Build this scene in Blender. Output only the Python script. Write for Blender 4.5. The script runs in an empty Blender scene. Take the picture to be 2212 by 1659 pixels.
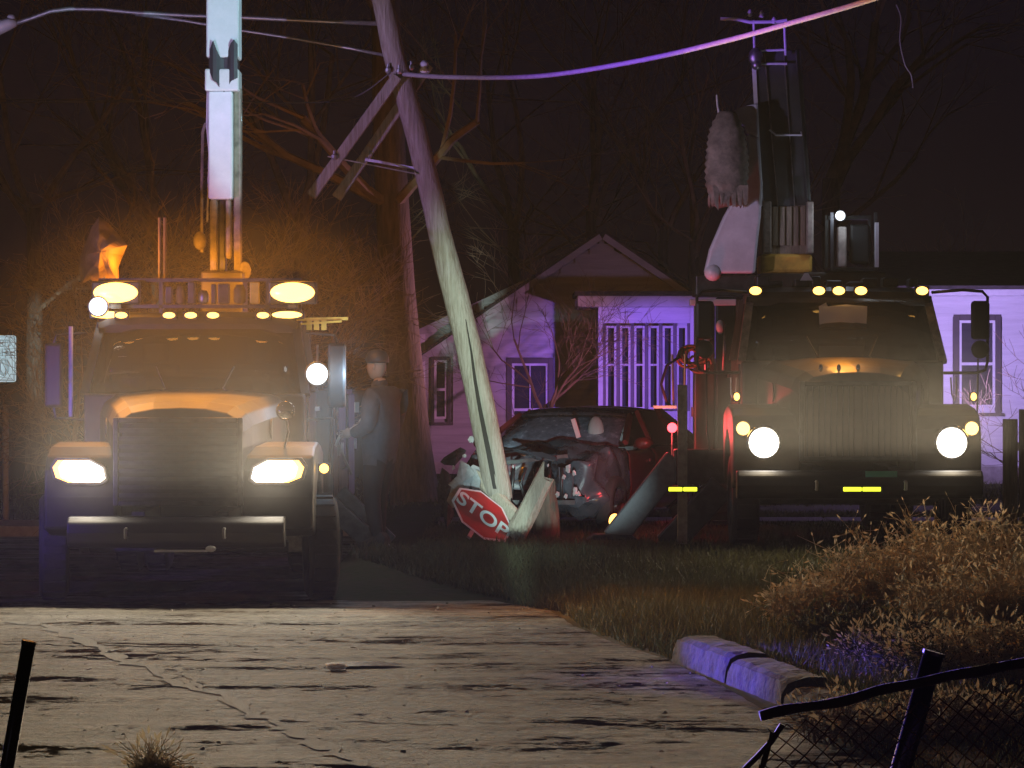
import bpy, bmesh, math, random
import numpy as np
from mathutils import Vector, Matrix, Euler, noise

random.seed(11)
scene = bpy.context.scene
COL = scene.collection
R = math.radians

# ------------------------------------------------------------------ camera
HAZE = 0.0003
HALO_DENSITY = 0.013
CAM_H = 2.05                 # metres above the road
FOCAL = 6750.0               # focal length in pixels of a 2212 x 1659 picture
cam_data = bpy.data.cameras.new('camera')
cam_data.sensor_width = 36.0
cam_data.lens = 36.0 * FOCAL / 2212.0
cam_data.clip_start = 0.2
cam_data.clip_end = 600.0
cam = bpy.data.objects.new('camera', cam_data)
COL.objects.link(cam)
cam.location = (0, 0, CAM_H)
cam.rotation_euler = (R(90), 0, 0)
scene.camera = cam

# ------------------------------------------------------------------ night sky, moon, exposure
world = bpy.data.worlds.new('World')
scene.world = world
world.use_nodes = True
wn = world.node_tree
for n in list(wn.nodes):
    wn.nodes.remove(n)
w_out = wn.nodes.new('ShaderNodeOutputWorld')
w_bg = wn.nodes.new('ShaderNodeBackground')
w_sky = wn.nodes.new('ShaderNodeTexSky')
w_sky.sky_type = 'NISHITA'
w_sky.sun_disc = False
w_sky.sun_elevation = R(12.0)
w_sky.sun_rotation = R(200)
w_mix = wn.nodes.new('ShaderNodeMix')
w_mix.data_type = 'RGBA'
w_mix.blend_type = 'MULTIPLY'
w_mix.inputs['Factor'].default_value = 1.0
w_mix.inputs['B'].default_value = (0.85, 0.36, 1.0, 1)      # town glow under thin cloud
wn.links.new(w_sky.outputs['Color'], w_mix.inputs['A'])
wn.links.new(w_mix.outputs['Result'], w_bg.inputs['Color'])
w_bg.inputs['Strength'].default_value = 0.0008
wn.links.new(w_bg.outputs['Background'], w_out.inputs['Surface'])

moon_data = bpy.data.lights.new('moon', 'SUN')
moon_data.energy = 0.006
moon_data.angle = R(2)
moon_data.color = (0.8, 0.75, 1.0)
moon = bpy.data.objects.new('moon', moon_data)
COL.objects.link(moon)
moon.rotation_euler = (R(50), 0, R(-30))

scene.view_settings.view_transform = 'Standard'
scene.view_settings.look = 'None'
scene.view_settings.gamma = 1.0
scene.view_settings.exposure = 0.0
scene.cycles.use_denoising = True
try:
    scene.cycles.denoiser = 'OPENIMAGEDENOISE'
except Exception:
    pass
scene.cycles.sample_clamp_indirect = 2.0
scene.cycles.sample_clamp_direct = 2.5
scene.cycles.max_bounces = 6
scene.cycles.diffuse_bounces = 2
scene.cycles.glossy_bounces = 3
scene.cycles.transparent_max_bounces = 24
scene.cycles.volume_bounces = 0
scene.cycles.volume_step_rate = 3.0
scene.cycles.volume_max_steps = 64
scene.cycles.use_adaptive_sampling = True
scene.cycles.adaptive_threshold = 0.02
scene.cycles.caustics_reflective = False
scene.cycles.caustics_refractive = False


def P(vx, vy, Y):
    """Point seen at picture position (2212 px wide) at distance Y."""
    return Vector(((vx - 1106.0) * Y / FOCAL, Y, CAM_H - (vy - 829.5) * Y / FOCAL))


# ------------------------------------------------------------------ materials
MATS = {}


def mat(name, col, rough=0.6, metal=0.0, var=0.0, vscale=6.0, bump=0.0, bscale=40.0,
        coat=0.0, col2=None, emit=0.0, ecol=None, trans=0.0, spec=0.5, stretch=None):
    if name in MATS:
        return MATS[name]
    m = bpy.data.materials.new(name)
    m.use_nodes = True
    nt = m.node_tree
    b = nt.nodes['Principled BSDF']
    b.inputs['Base Color'].default_value = (*col, 1)
    b.inputs['Roughness'].default_value = rough
    b.inputs['Metallic'].default_value = metal
    b.inputs['Specular IOR Level'].default_value = spec
    if coat:
        b.inputs['Coat Weight'].default_value = coat
        b.inputs['Coat Roughness'].default_value = 0.06
    if emit:
        b.inputs['Emission Color'].default_value = (*(ecol or col), 1)
        b.inputs['Emission Strength'].default_value = emit
        m.cycles.emission_sampling = 'NONE'
    tc = None
    if var or col2 or bump:
        tc = nt.nodes.new('ShaderNodeTexCoord')
        src = tc.outputs['Object']
        if stretch:
            mp = nt.nodes.new('ShaderNodeMapping')
            mp.inputs['Scale'].default_value = stretch
            nt.links.new(src, mp.inputs['Vector'])
            src = mp.outputs['Vector']
    if var or col2:
        nz = nt.nodes.new('ShaderNodeTexNoise')
        nz.inputs['Scale'].default_value = vscale
        nz.inputs['Detail'].default_value = 6
        nz.inputs['Roughness'].default_value = 0.65
        nt.links.new(src, nz.inputs['Vector'])
        rp = nt.nodes.new('ShaderNodeValToRGB')
        c2 = col2 or tuple(c * (1 - var) for c in col)
        c1 = col if col2 else tuple(min(1, c * (1 + var)) for c in col)
        rp.color_ramp.elements[0].position = 0.35
        rp.color_ramp.elements[1].position = 0.68
        rp.color_ramp.elements[0].color = (*c2, 1)
        rp.color_ramp.elements[1].color = (*c1, 1)
        nt.links.new(nz.outputs['Fac'], rp.inputs['Fac'])
        nt.links.new(rp.outputs['Color'], b.inputs['Base Color'])
        mr = nt.nodes.new('ShaderNodeMapRange')
        mr.inputs['To Min'].default_value = max(0.03, rough - 0.12)
        mr.inputs['To Max'].default_value = min(1, rough + 0.12)
        nt.links.new(nz.outputs['Fac'], mr.inputs['Value'])
        nt.links.new(mr.outputs['Result'], b.inputs['Roughness'])
    if bump:
        n2 = nt.nodes.new('ShaderNodeTexNoise')
        n2.inputs['Scale'].default_value = bscale
        n2.inputs['Detail'].default_value = 5
        nt.links.new(src, n2.inputs['Vector'])
        bp = nt.nodes.new('ShaderNodeBump')
        bp.inputs['Strength'].default_value = bump
        bp.inputs['Distance'].default_value = 0.02
        nt.links.new(n2.outputs['Fac'], bp.inputs['Height'])
        nt.links.new(bp.outputs['Normal'], b.inputs['Normal'])
    if trans:
        out = nt.nodes['Material Output']
        tr = nt.nodes.new('ShaderNodeBsdfTranslucent')
        tr.inputs['Color'].default_value = (*col, 1)
        mx = nt.nodes.new('ShaderNodeMixShader')
        mx.inputs['Fac'].default_value = trans
        nt.links.new(b.outputs['BSDF'], mx.inputs[1])
        nt.links.new(tr.outputs['BSDF'], mx.inputs[2])
        nt.links.new(mx.outputs['Shader'], out.inputs['Surface'])
    MATS[name] = m
    return m


def glass_mat(name, tint, gloss=0.04):
    m = bpy.data.materials.new(name)
    m.use_nodes = True
    nt = m.node_tree
    nt.nodes.remove(nt.nodes['Principled BSDF'])
    out = nt.nodes['Material Output']
    tr = nt.nodes.new('ShaderNodeBsdfTransparent')
    tr.inputs['Color'].default_value = (*tint, 1)
    gl = nt.nodes.new('ShaderNodeBsdfGlossy')
    gl.inputs['Roughness'].default_value = gloss
    fr = nt.nodes.new('ShaderNodeFresnel')
    fr.inputs['IOR'].default_value = 1.5
    mx = nt.nodes.new('ShaderNodeMixShader')
    nt.links.new(fr.outputs['Fac'], mx.inputs['Fac'])
    nt.links.new(tr.outputs['BSDF'], mx.inputs[1])
    nt.links.new(gl.outputs['BSDF'], mx.inputs[2])
    nt.links.new(mx.outputs['Shader'], out.inputs['Surface'])
    MATS[name] = m
    return m


def asphalt():
    m = bpy.data.materials.new('asphalt')
    m.use_nodes = True
    nt = m.node_tree
    b = nt.nodes['Principled BSDF']
    L = nt.links.new
    tc = nt.nodes.new('ShaderNodeTexCoord')

    def nz(scale, detail=6, rough=0.6, mapping=None):
        n = nt.nodes.new('ShaderNodeTexNoise')
        n.inputs['Scale'].default_value = scale
        n.inputs['Detail'].default_value = detail
        n.inputs['Roughness'].default_value = rough
        if mapping:
            mp = nt.nodes.new('ShaderNodeMapping')
            mp.inputs['Scale'].default_value = mapping
            L(tc.outputs['Object'], mp.inputs['Vector'])
            L(mp.outputs['Vector'], n.inputs['Vector'])
        else:
            L(tc.outputs['Object'], n.inputs['Vector'])
        return n
    big = nz(0.9, 6, 0.62, (0.55, 1.6, 1))
    mid = nz(5.0, 8, 0.75)
    fine = nz(45, 3, 0.6)
    mix = nt.nodes.new('ShaderNodeMath'); mix.operation = 'ADD'
    L(big.outputs['Fac'], mix.inputs[0])
    m2 = nt.nodes.new('ShaderNodeMath'); m2.operation = 'MULTIPLY'; m2.inputs[1].default_value = 0.7
    L(mid.outputs['Fac'], m2.inputs[0]); L(m2.outputs[0], mix.inputs[1])
    rp = nt.nodes.new('ShaderNodeValToRGB')
    cr = rp.color_ramp
    cr.elements[0].position = 0.70; cr.elements[0].color = (0.014, 0.010, 0.008, 1)
    cr.elements[1].position = 1.0; cr.elements[1].color = (0.17, 0.15, 0.115, 1)
    e = cr.elements.new(0.86); e.color = (0.060, 0.051, 0.038, 1)
    L(mix.outputs[0], rp.inputs['Fac'])
    # pale stones worn out of the binder
    vor = nt.nodes.new('ShaderNodeTexVoronoi'); vor.inputs['Scale'].default_value = 55
    L(tc.outputs['Object'], vor.inputs['Vector'])
    st = nt.nodes.new('ShaderNodeMapRange')
    st.inputs['From Min'].default_value = 0.12; st.inputs['From Max'].default_value = 0.3
    st.inputs['To Min'].default_value = 1.8; st.inputs['To Max'].default_value = 0.8
    L(vor.outputs['Distance'], st.inputs['Value'])
    mul = nt.nodes.new('ShaderNodeMix'); mul.data_type = 'RGBA'; mul.blend_type = 'MULTIPLY'
    mul.inputs['Factor'].default_value = 1
    L(rp.outputs['Color'], mul.inputs['A']); L(st.outputs['Result'], mul.inputs['B'])
    # worn crazing: fine cracks that come and go in patches
    warp = nt.nodes.new('ShaderNodeMix'); warp.data_type = 'RGBA'; warp.blend_type = 'LINEAR_LIGHT'; warp.inputs['Factor'].default_value = 0.12
    L(tc.outputs['Object'], warp.inputs['A']); L(mid.outputs['Color'], warp.inputs['B'])
    cz = nt.nodes.new('ShaderNodeTexVoronoi'); cz.feature = 'DISTANCE_TO_EDGE'; cz.inputs['Scale'].default_value = 2.3
    L(warp.outputs['Result'], cz.inputs['Vector'])
    patch = nz(0.35, 3, 0.5)
    pm = nt.nodes.new('ShaderNodeMapRange'); pm.inputs['From Min'].default_value = 0.45; pm.inputs['From Max'].default_value = 0.62
    pm.inputs['To Min'].default_value = 0.0; pm.inputs['To Max'].default_value = 0.030
    L(patch.outputs['Fac'], pm.inputs['Value'])
    lt_ = nt.nodes.new('ShaderNodeMath'); lt_.operation = 'DIVIDE'; L(cz.outputs['Distance'], lt_.inputs[0])
    pe = nt.nodes.new('ShaderNodeMath'); pe.operation = 'ADD'; pe.inputs[1].default_value = 0.0005; L(pm.outputs['Result'], pe.inputs[0]); L(pe.outputs[0], lt_.inputs[1])
    cm_ = nt.nodes.new('ShaderNodeMapRange'); cm_.inputs['From Min'].default_value = 0.4; cm_.inputs['From Max'].default_value = 1.0
    cm_.inputs['To Min'].default_value = 0.25; cm_.inputs['To Max'].default_value = 1.0
    L(lt_.outputs[0], cm_.inputs['Value'])
    mul2 = nt.nodes.new('ShaderNodeMix'); mul2.data_type = 'RGBA'; mul2.blend_type = 'MULTIPLY'; mul2.inputs['Factor'].default_value = 1
    L(mul.outputs['Result'], mul2.inputs['A']); L(cm_.outputs['Result'], mul2.inputs['B'])
    L(mul2.outputs['Result'], b.inputs['Base Color'])
    rr = nt.nodes.new('ShaderNodeMapRange')
    rr.inputs['From Min'].default_value = 0.38; rr.inputs['From Max'].default_value = 0.62
    rr.inputs['To Min'].default_value = 0.34; rr.inputs['To Max'].default_value = 0.85
    wet = nz(1.3, 7, 0.7, (0.5, 1.8, 1))
    L(wet.outputs['Fac'], rr.inputs['Value']); L(rr.outputs['Result'], b.inputs['Roughness'])
    sp_ = nt.nodes.new('ShaderNodeMapRange')
    sp_.inputs['From Min'].default_value = 0.755; sp_.inputs['From Max'].default_value = 1.02
    sp_.inputs['To Min'].default_value = 0.0; sp_.inputs['To Max'].default_value = 0.8
    L(mix.outputs[0], sp_.inputs['Value'])
    spm = nt.nodes.new('ShaderNodeMath'); spm.operation = 'MULTIPLY'
    L(sp_.outputs['Result'], spm.inputs[0]); L(cm_.outputs['Result'], spm.inputs[1])
    L(spm.outputs[0], b.inputs['Specular IOR Level'])
    hs = nt.nodes.new('ShaderNodeMath'); hs.operation = 'MULTIPLY_ADD'
    hs.inputs[1].default_value = 4.0
    L(mid.outputs['Fac'], hs.inputs[0]); L(fine.outputs['Fac'], hs.inputs[2])
    bp = nt.nodes.new('ShaderNodeBump')
    bp.inputs['Strength'].default_value = 0.7; bp.inputs['Distance'].default_value = 0.02
    L(hs.outputs[0], bp.inputs['Height']); L(bp.outputs['Normal'], b.inputs['Normal'])
    MATS['asphalt'] = m
    return m


asphalt()
mat('soil', (0.045, 0.036, 0.024), 0.95, var=0.5, vscale=3, bump=0.8, bscale=14, col2=(0.03, 0.036, 0.016), spec=0.03)
mat('concrete', (0.34, 0.32, 0.30), 0.85, var=0.3, vscale=5, bump=0.4, bscale=50)
mat('kerb_stone', (0.045, 0.043, 0.048), 0.95, var=0.5, vscale=7, bump=0.8, bscale=24, spec=0.08)
mat('tar', (0.012, 0.011, 0.010), 0.8, bump=0.6, bscale=60)
mat('water', (0.02, 0.022, 0.025), 0.26)
mat('grass', (0.075, 0.085, 0.028), 0.7, var=0.45, vscale=1.2, trans=0.3)
mat('dry_grass', (0.46, 0.385, 0.27), 0.75, var=0.45, vscale=2.0, trans=0.35)
mat('dry_leaf', (0.38, 0.30, 0.20), 0.75, var=0.5, vscale=5, trans=0.3)
mat('green_weed', (0.055, 0.055, 0.022), 0.7, var=0.5, vscale=3, trans=0.3)
mat('bark', (0.10, 0.072, 0.05), 0.9, var=0.45, vscale=5, bump=1.0, bscale=12, stretch=(3, 3, 0.5))
mat('twig', (0.20, 0.14, 0.09), 0.85, var=0.4, vscale=2)
mat('pole_wood', (0.37, 0.34, 0.29), 0.85, col2=(0.20, 0.17, 0.13), vscale=7, bump=1.0, bscale=16, stretch=(5, 5, 0.35))
mat('raw_wood', (0.52, 0.46, 0.36), 0.85, col2=(0.28, 0.24, 0.18), vscale=10, bump=0.9, bscale=18, stretch=(4, 4, 0.6))
mat('crack_dark', (0.02, 0.017, 0.014), 0.95)
mat('galvanised', (0.45, 0.45, 0.46), 0.42, metal=0.85, var=0.2, vscale=20)
mat('black_pipe', (0.07, 0.07, 0.08), 0.28, metal=0.9, spec=0.6, var=0.3, vscale=14)
mat('rust_wire', (0.09, 0.05, 0.03), 0.7, metal=0.5, var=0.4, vscale=30)
mat('cable', (0.30, 0.29, 0.32), 0.5, var=0.2, vscale=30, bump=0.6, bscale=60)
mat('thin_wire', (0.08, 0.08, 0.08), 0.6)
mat('truck_dark', (0.011, 0.010, 0.011), 0.5, coat=0.0, spec=0.25, var=0.35, vscale=4)
mat('truck_body', (0.042, 0.032, 0.022), 0.42, coat=0.4, var=0.35, vscale=3)
mat('truck_white', (0.62, 0.62, 0.62), 0.42, coat=0.3, var=0.12, vscale=4)
mat('boom_white', (0.66, 0.68, 0.70), 0.5, coat=0.15, var=0.14, vscale=3.5, bump=0.15, bscale=6)
mat('boom_grey', (0.035, 0.04, 0.038), 0.5, var=0.3, vscale=4)
mat('yellow_paint', (0.55, 0.33, 0.05), 0.5, var=0.3, vscale=5)
mat('steel', (0.35, 0.34, 0.33), 0.35, metal=0.9, var=0.3, vscale=12)
mat('chrome', (0.75, 0.75, 0.76), 0.12, metal=1.0)
mat('dark_steel', (0.05, 0.05, 0.05), 0.5, metal=0.6, var=0.4, vscale=8)
mat('rubber', (0.014, 0.013, 0.013), 0.8, bump=0.4, bscale=30)
mat('plastic_black', (0.012, 0.012, 0.013), 0.5)
mat('tarp_dark', (0.022, 0.024, 0.03), 0.6, var=0.4, vscale=3, bump=0.9, bscale=5)
mat('tarp_pale', (0.24, 0.205, 0.165), 0.8, var=0.45, vscale=6, bump=1.0, bscale=10)
mat('tarp_tan', (0.14, 0.085, 0.03), 0.8, var=0.4, vscale=4, bump=0.9, bscale=6)
mat('outrigger_grey', (0.13, 0.13, 0.135), 0.5, var=0.3, vscale=6)
mat('coat_dark', (0.045, 0.048, 0.058), 0.8, var=0.3, vscale=8, bump=0.6, bscale=9)
mat('trousers_dark', (0.012, 0.012, 0.014), 0.85)
mat('skin', (0.42, 0.27, 0.20), 0.6)
mat('glove', (0.25, 0.24, 0.22), 0.8)
mat('hat', (0.03, 0.032, 0.04), 0.5)
mat('reflective_tape', (0.42, 0.44, 0.42), 0.4)
mat('seat_cloth', (0.05, 0.05, 0.055), 0.9)
mat('headrest_cloth', (0.22, 0.23, 0.23), 0.9)
mat('paper', (0.72, 0.70, 0.74), 0.8)  # pale sheet standing in for the lit wall behind the cab
mat('car_paint', (0.10, 0.012, 0.014), 0.35, coat=1.0, var=0.2, vscale=3)
mat('car_black', (0.050, 0.054, 0.064), 0.26, coat=1.0, var=0.3, vscale=3)
mat('crazed_glass', (0.10, 0.115, 0.15), 0.25, spec=0.7, var=0.5, vscale=9)
mat('torn_plastic', (0.50, 0.53, 0.54), 0.35, var=0.3, vscale=9, bump=0.4, bscale=20)
mat('patrol_white', (0.6, 0.6, 0.6), 0.3, coat=0.8)
mat('siding_grey', (0.40, 0.39, 0.41), 0.75, var=0.18, vscale=3, bump=0.2, bscale=30, stretch=(0.3, 3, 3))
mat('siding_white', (0.66, 0.65, 0.66), 0.7, var=0.12, vscale=3, bump=0.2, bscale=30, stretch=(0.3, 3, 3))
mat('trim_dark', (0.075, 0.06, 0.065), 0.7, var=0.2, vscale=4)
mat('trim_white', (0.70, 0.69, 0.70), 0.6, var=0.1, vscale=4)
mat('curtain', (0.30, 0.29, 0.33), 0.9, var=0.2, vscale=5, stretch=(8, 1, 0.5))
mat('shingle', (0.06, 0.052, 0.05), 0.9, var=0.45, vscale=5, bump=0.6, bscale=25)
mat('fence_wood', (0.24, 0.19, 0.13), 0.85, var=0.35, vscale=5, bump=0.6, bscale=20, stretch=(5, 5, 0.5))
mat('sign_red', (0.42, 0.018, 0.02), 0.45, var=0.2, vscale=6)
mat('sign_white', (0.80, 0.82, 0.84), 0.45, var=0.08, vscale=6)
mat('sign_black', (0.015, 0.018, 0.02), 0.5)
mat('litter', (0.78, 0.77, 0.79), 0.6, bump=1.0, bscale=14, trans=0.5)
mat('leaf_litter', (0.05, 0.034, 0.02), 0.9, var=0.5, vscale=20)
mat('insulator', (0.55, 0.56, 0.55), 0.3)
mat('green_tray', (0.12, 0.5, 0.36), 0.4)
mat('lens_white', (1, 0.97, 0.9), 0.2, emit=30.0, ecol=(1, 0.95, 0.86))
mat('lens_cool', (0.9, 0.95, 1), 0.2, emit=26.0, ecol=(0.80, 0.92, 1))
mat('lens_amber', (1, 0.5, 0.08), 0.25, emit=7.0, ecol=(1, 0.50, 0.10))
mat('lens_amber_strong', (1, 0.5, 0.08), 0.25, emit=14.0, ecol=(1, 0.55, 0.13))
mat('lens_amber_dim', (1, 0.45, 0.06), 0.25, emit=2.2, ecol=(1, 0.42, 0.06))
mat('lens_red', (1, 0.05, 0.05), 0.25, emit=6.0, ecol=(1, 0.06, 0.08))
mat('lens_yellow', (0.9, 0.9, 0.1), 0.25, emit=2.4, ecol=(0.75, 0.85, 0.03))
mat('lens_blue', (0.1, 0.1, 1), 0.25, emit=8.0, ecol=(0.15, 0.1, 1))
mat('lens_off', (0.5, 0.5, 0.52), 0.15)
mat('broken_glass', (0.75, 0.8, 0.82), 0.08, spec=0.9)
glass_mat('cab_glass', (0.35, 0.36, 0.36))
glass_mat('car_glass', (0.30, 0.32, 0.34), 0.08)
glass_mat('house_glass', (0.55, 0.55, 0.58))


# ------------------------------------------------------------------ mesh building
class MB:
    def __init__(self):
        self.v = []
        self.f = []

    def add(self, vs, fs):
        o = len(self.v)
        self.v += [tuple(p) for p in vs]
        self.f += [tuple(i + o for i in f) for f in fs]
        return self

    def box(self, x0, x1, y0, y1, z0, z1, rot=None, piv=None):
        vs = [Vector(p) for p in ((x0, y0, z0), (x1, y0, z0), (x1, y1, z0), (x0, y1, z0),
                                  (x0, y0, z1), (x1, y0, z1), (x1, y1, z1), (x0, y1, z1))]
        if rot is not None:
            c = Vector(piv) if piv else Vector(((x0 + x1) / 2, (y0 + y1) / 2, (z0 + z1) / 2))
            m = Euler(rot).to_matrix()
            vs = [m @ (v - c) + c for v in vs]
        return self.add(vs, [(3, 2, 1, 0), (4, 5, 6, 7), (0, 1, 5, 4), (1, 2, 6, 5), (2, 3, 7, 6), (3, 0, 4, 7)])

    def bar(self, p0, p1, w0, h0, w1=None, h1=None, up=(0, -1, 0)):
        """rectangular bar from p0 to p1; w across, h along 'up'"""
        p0, p1 = Vector(p0), Vector(p1)
        w1 = w0 if w1 is None else w1
        h1 = h0 if h1 is None else h1
        d = (p1 - p0).normalized()
        u = Vector(up)
        if abs(d.dot(u)) > 0.95:
            u = Vector((0, 0, 1)) if abs(d.z) < 0.9 else Vector((1, 0, 0))
        s = d.cross(u).normalized()
        u = s.cross(d).normalized()
        vs = []
        for p, w, h in ((p0, w0, h0), (p1, w1, h1)):
            vs += [p - s * w / 2 - u * h / 2, p + s * w / 2 - u * h / 2, p + s * w / 2 + u * h / 2, p - s * w / 2 + u * h / 2]
        return self.add(vs, [(3, 2, 1, 0), (4, 5, 6, 7), (0, 1, 5, 4), (1, 2, 6, 5), (2, 3, 7, 6), (3, 0, 4, 7)])

    def tube(self, pts, rad, n=8, cap=True):
        pts = [Vector(p) for p in pts]
        if not isinstance(rad, (list, tuple)):
            rad = [rad] * len(pts)
        d0 = (pts[1] - pts[0]).normalized()
        a = Vector((0, 0, 1)) if abs(d0.z) < 0.9 else Vector((1, 0, 0))
        s = d0.cross(a).normalized()
        vs, fs = [], []
        for i, p in enumerate(pts):
            if i == 0:
                d = pts[1] - p
            elif i == len(pts) - 1:
                d = p - pts[-2]
            else:
                d = pts[i + 1] - pts[i - 1]
            d = d.normalized()
            s = (s - d * s.dot(d))
            s = s.normalized() if s.length > 1e-6 else d.orthogonal().normalized()
            t = d.cross(s)
            for k in range(n):
                a = 2 * math.pi * k / n
                vs.append(p + (s * math.cos(a) + t * math.sin(a)) * rad[i])
        for i in range(len(pts) - 1):
            for k in range(n):
                k2 = (k + 1) % n
                fs.append((i * n + k, i * n + k2, (i + 1) * n + k2, (i + 1) * n + k))
        if cap:
            fs.append(tuple(range(n - 1, -1, -1)))
            m = (len(pts) - 1) * n
            fs.append(tuple(range(m, m + n)))
        return self.add(vs, fs)

    def lathe(self, prof, c, axis='y', n=24, closed=False):
        """prof: list of (radius, along)"""
        c = Vector(c)
        vs, fs = [], []
        for r, a in prof:
            for k in range(n):
                t = 2 * math.pi * k / n
                if axis == 'y':
                    v = Vector((r * math.cos(t), a, r * math.sin(t)))
                elif axis == 'x':
                    v = Vector((a, r * math.cos(t), r * math.sin(t)))
                else:
                    v = Vector((r * math.cos(t), r * math.sin(t), a))
                vs.append(c + v)
        m = len(prof)
        for i in range(m - 1 + (1 if closed else 0)):
            j = (i + 1) % m
            for k in range(n):
                k2 = (k + 1) % n
                fs.append((i * n + k, i * n + k2, j * n + k2, j * n + k))
        if not closed:
            fs.append(tuple(range(n)))
            fs.append(tuple(range((m - 1) * n, m * n)))
        return self.add(vs, fs)

    def loft(self, secs, cap=True, ring=True):
        n = len(secs[0])
        vs = [p for s in secs for p in s]
        fs = []
        for i in range(len(secs) - 1):
            for k in range(n if ring else n - 1):
                k2 = (k + 1) % n
                fs.append((i * n + k, i * n + k2, (i + 1) * n + k2, (i + 1) * n + k))
        if cap:
            fs.append(tuple(range(n - 1, -1, -1)))
            m = (len(secs) - 1) * n
            fs.append(tuple(range(m, m + n)))
        return self.add(vs, fs)

    def prism(self, poly, a0, a1, axis='x'):
        """poly of (u,v): axis x -> (y,z); y -> (x,z); z -> (x,y)"""
        def pt(u, v, a):
            return {'x': (a, u, v), 'y': (u, a, v), 'z': (u, v, a)}[axis]
        n = len(poly)
        vs = [pt(u, v, a0) for u, v in poly] + [pt(u, v, a1) for u, v in poly]
        fs = [tuple(range(n - 1, -1, -1)), tuple(range(n, 2 * n))]
        fs += [(i, (i + 1) % n, n + (i + 1) % n, n + i) for i in range(n)]
        return self.add(vs, fs)

    def ball(self, c, r, n=12, m=8):
        if not isinstance(r, (list, tuple)):
            r = (r, r, r)
        secs = []
        for i in range(m + 1):
            t = math.pi * i / m
            rr = max(math.sin(t), 0.02)
            secs.append([(c[0] + r[0] * rr * math.cos(2 * math.pi * k / n),
                          c[1] + r[1] * rr * math.sin(2 * math.pi * k / n),
                          c[2] - r[2] * math.cos(t)) for k in range(n)])
        return self.loft(secs)

    def move(self, fn):
        self.v = [tuple(fn(Vector(p))) for p in self.v]
        return self

    def mesh(self, name, material, smooth=False, fix=True):
        me = bpy.data.meshes.new(name)
        me.from_pydata(self.v, [], self.f)
        if fix and len(self.f) < 60000:
            bm = bmesh.new()
            bm.from_mesh(me)
            bmesh.ops.recalc_face_normals(bm, faces=bm.faces)
            bm.to_mesh(me)
            bm.free()
        if smooth:
            me.polygons.foreach_set('use_smooth', [True] * len(me.polygons))
        if material:
            me.materials.append(MATS[material])
        me.update()
        return me

    def build(self, name, material, parent=None, smooth=False, bevel=0.0, label=None, loc=None, fix=True):
        o = bpy.data.objects.new(name, self.mesh(name, material, smooth, fix))
        COL.objects.link(o)
        if parent is not None:
            o.parent = parent
        if loc is not None:
            o.location = loc
        if bevel:
            md = o.modifiers.new('bevel', 'BEVEL')
            md.width = bevel
            md.segments = 2
            md.limit_method = 'ANGLE'
        if smooth == 'auto':
            pass
        if label:
            o['label'] = label
        return o


def tag(o, label=None, cat=None, group=None, kind=None):
    if label:
        o['label'] = label
    if cat:
        o['category'] = cat
    if group:
        o['group'] = group
    if kind:
        o['kind'] = kind
    return o


def thing(name, loc, label, cat, group=None, rz=0.0):
    o = bpy.data.objects.new(name, None)
    o.empty_display_size = 0.2
    COL.objects.link(o)
    o.location = loc
    o.rotation_euler = (0, 0, rz)
    return tag(o, label, cat, group)


def share(name, me, parent=None, loc=(0, 0, 0), rot=(0, 0, 0), sc=(1, 1, 1)):
    o = bpy.data.objects.new(name, me)
    COL.objects.link(o)
    o.parent = parent
    o.location = loc
    o.rotation_euler = rot
    o.scale = sc
    return o


def lamp(name, kind, parent, loc, power, col, target=None, size=40, blend=0.6, radius=0.05, squeeze=None, roll=0.0):
    ld = bpy.data.lights.new(name, kind)
    ld.energy = power
    ld.color = col
    ld.shadow_soft_size = radius
    if kind == 'SPOT':
        ld.spot_size = R(size)
        ld.spot_blend = blend
    o = bpy.data.objects.new(name, ld)
    COL.objects.link(o)
    o.parent = parent
    o.location = loc
    if target is not None:
        base = parent.matrix_basis.copy() if parent is not None else Matrix()
        if parent is not None and parent.parent is not None:
            base = parent.parent.matrix_basis @ base
        d = base.inverted() @ Vector(target) - Vector(loc)
        o.rotation_euler = (d.to_track_quat('-Z', 'Y').to_matrix() @ Matrix.Rotation(roll, 3, 'Z')).to_euler()
    if squeeze:
        o.scale = (squeeze[0], squeeze[1], 1)       # scaled cone narrows the beam
    return o


def smooth01(a, b, x):
    t = min(1.0, max(0.0, (x - a) / (b - a)))
    return t * t * (3 - 2 * t)


def ground_z(x, y):
    corner = 0.34 * smooth01(29.2, 31.6, y) * smooth01(-2.0, -1.6, x)
    far = 0.30 * smooth01(43.0, 52.0, y)
    verge = 0.10 * smooth01(0.1, 0.7, x - road_edge(y)) if y < 31 else 0.1 * smooth01(33, 31, y)
    return max(corner, far, verge)


EDGE = [(-20, 3.2), (9, 2.9), (14, 2.35), (17.5, 1.85), (19.5, 1.60), (21.2, 1.42), (23.2, 1.14), (24.6, 0.80), (26.4, 0.52),
        (28.2, 0.34), (29.6, -0.2), (30.6, -1.2), (31.4, -1.75), (42, -1.8), (60, -1.8)]


def road_edge(y):
    for (y0, x0), (y1, x1) in zip(EDGE, EDGE[1:]):
        if y <= y1:
            t = max(0.0, (y - y0) / (y1 - y0))
            return x0 + (x1 - x0) * t
    return EDGE[-1][1]

# ================================================================== THE SETTING
def grid_sheet(xs, ys, zf, inside=None):
    mb = MB()
    idx = {}
    for j, y in enumerate(ys):
        for i, x in enumerate(xs):
            idx[i, j] = len(mb.v)
            mb.v.append((x, y, zf(x, y)))
    for j in range(len(ys) - 1):
        for i in range(len(xs) - 1):
            if inside is None or inside((xs[i] + xs[i + 1]) / 2, (ys[j] + ys[j + 1]) / 2):
                mb.f.append((idx[i, j], idx[i + 1, j], idx[i + 1, j + 1], idx[i, j + 1]))
    return mb


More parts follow.
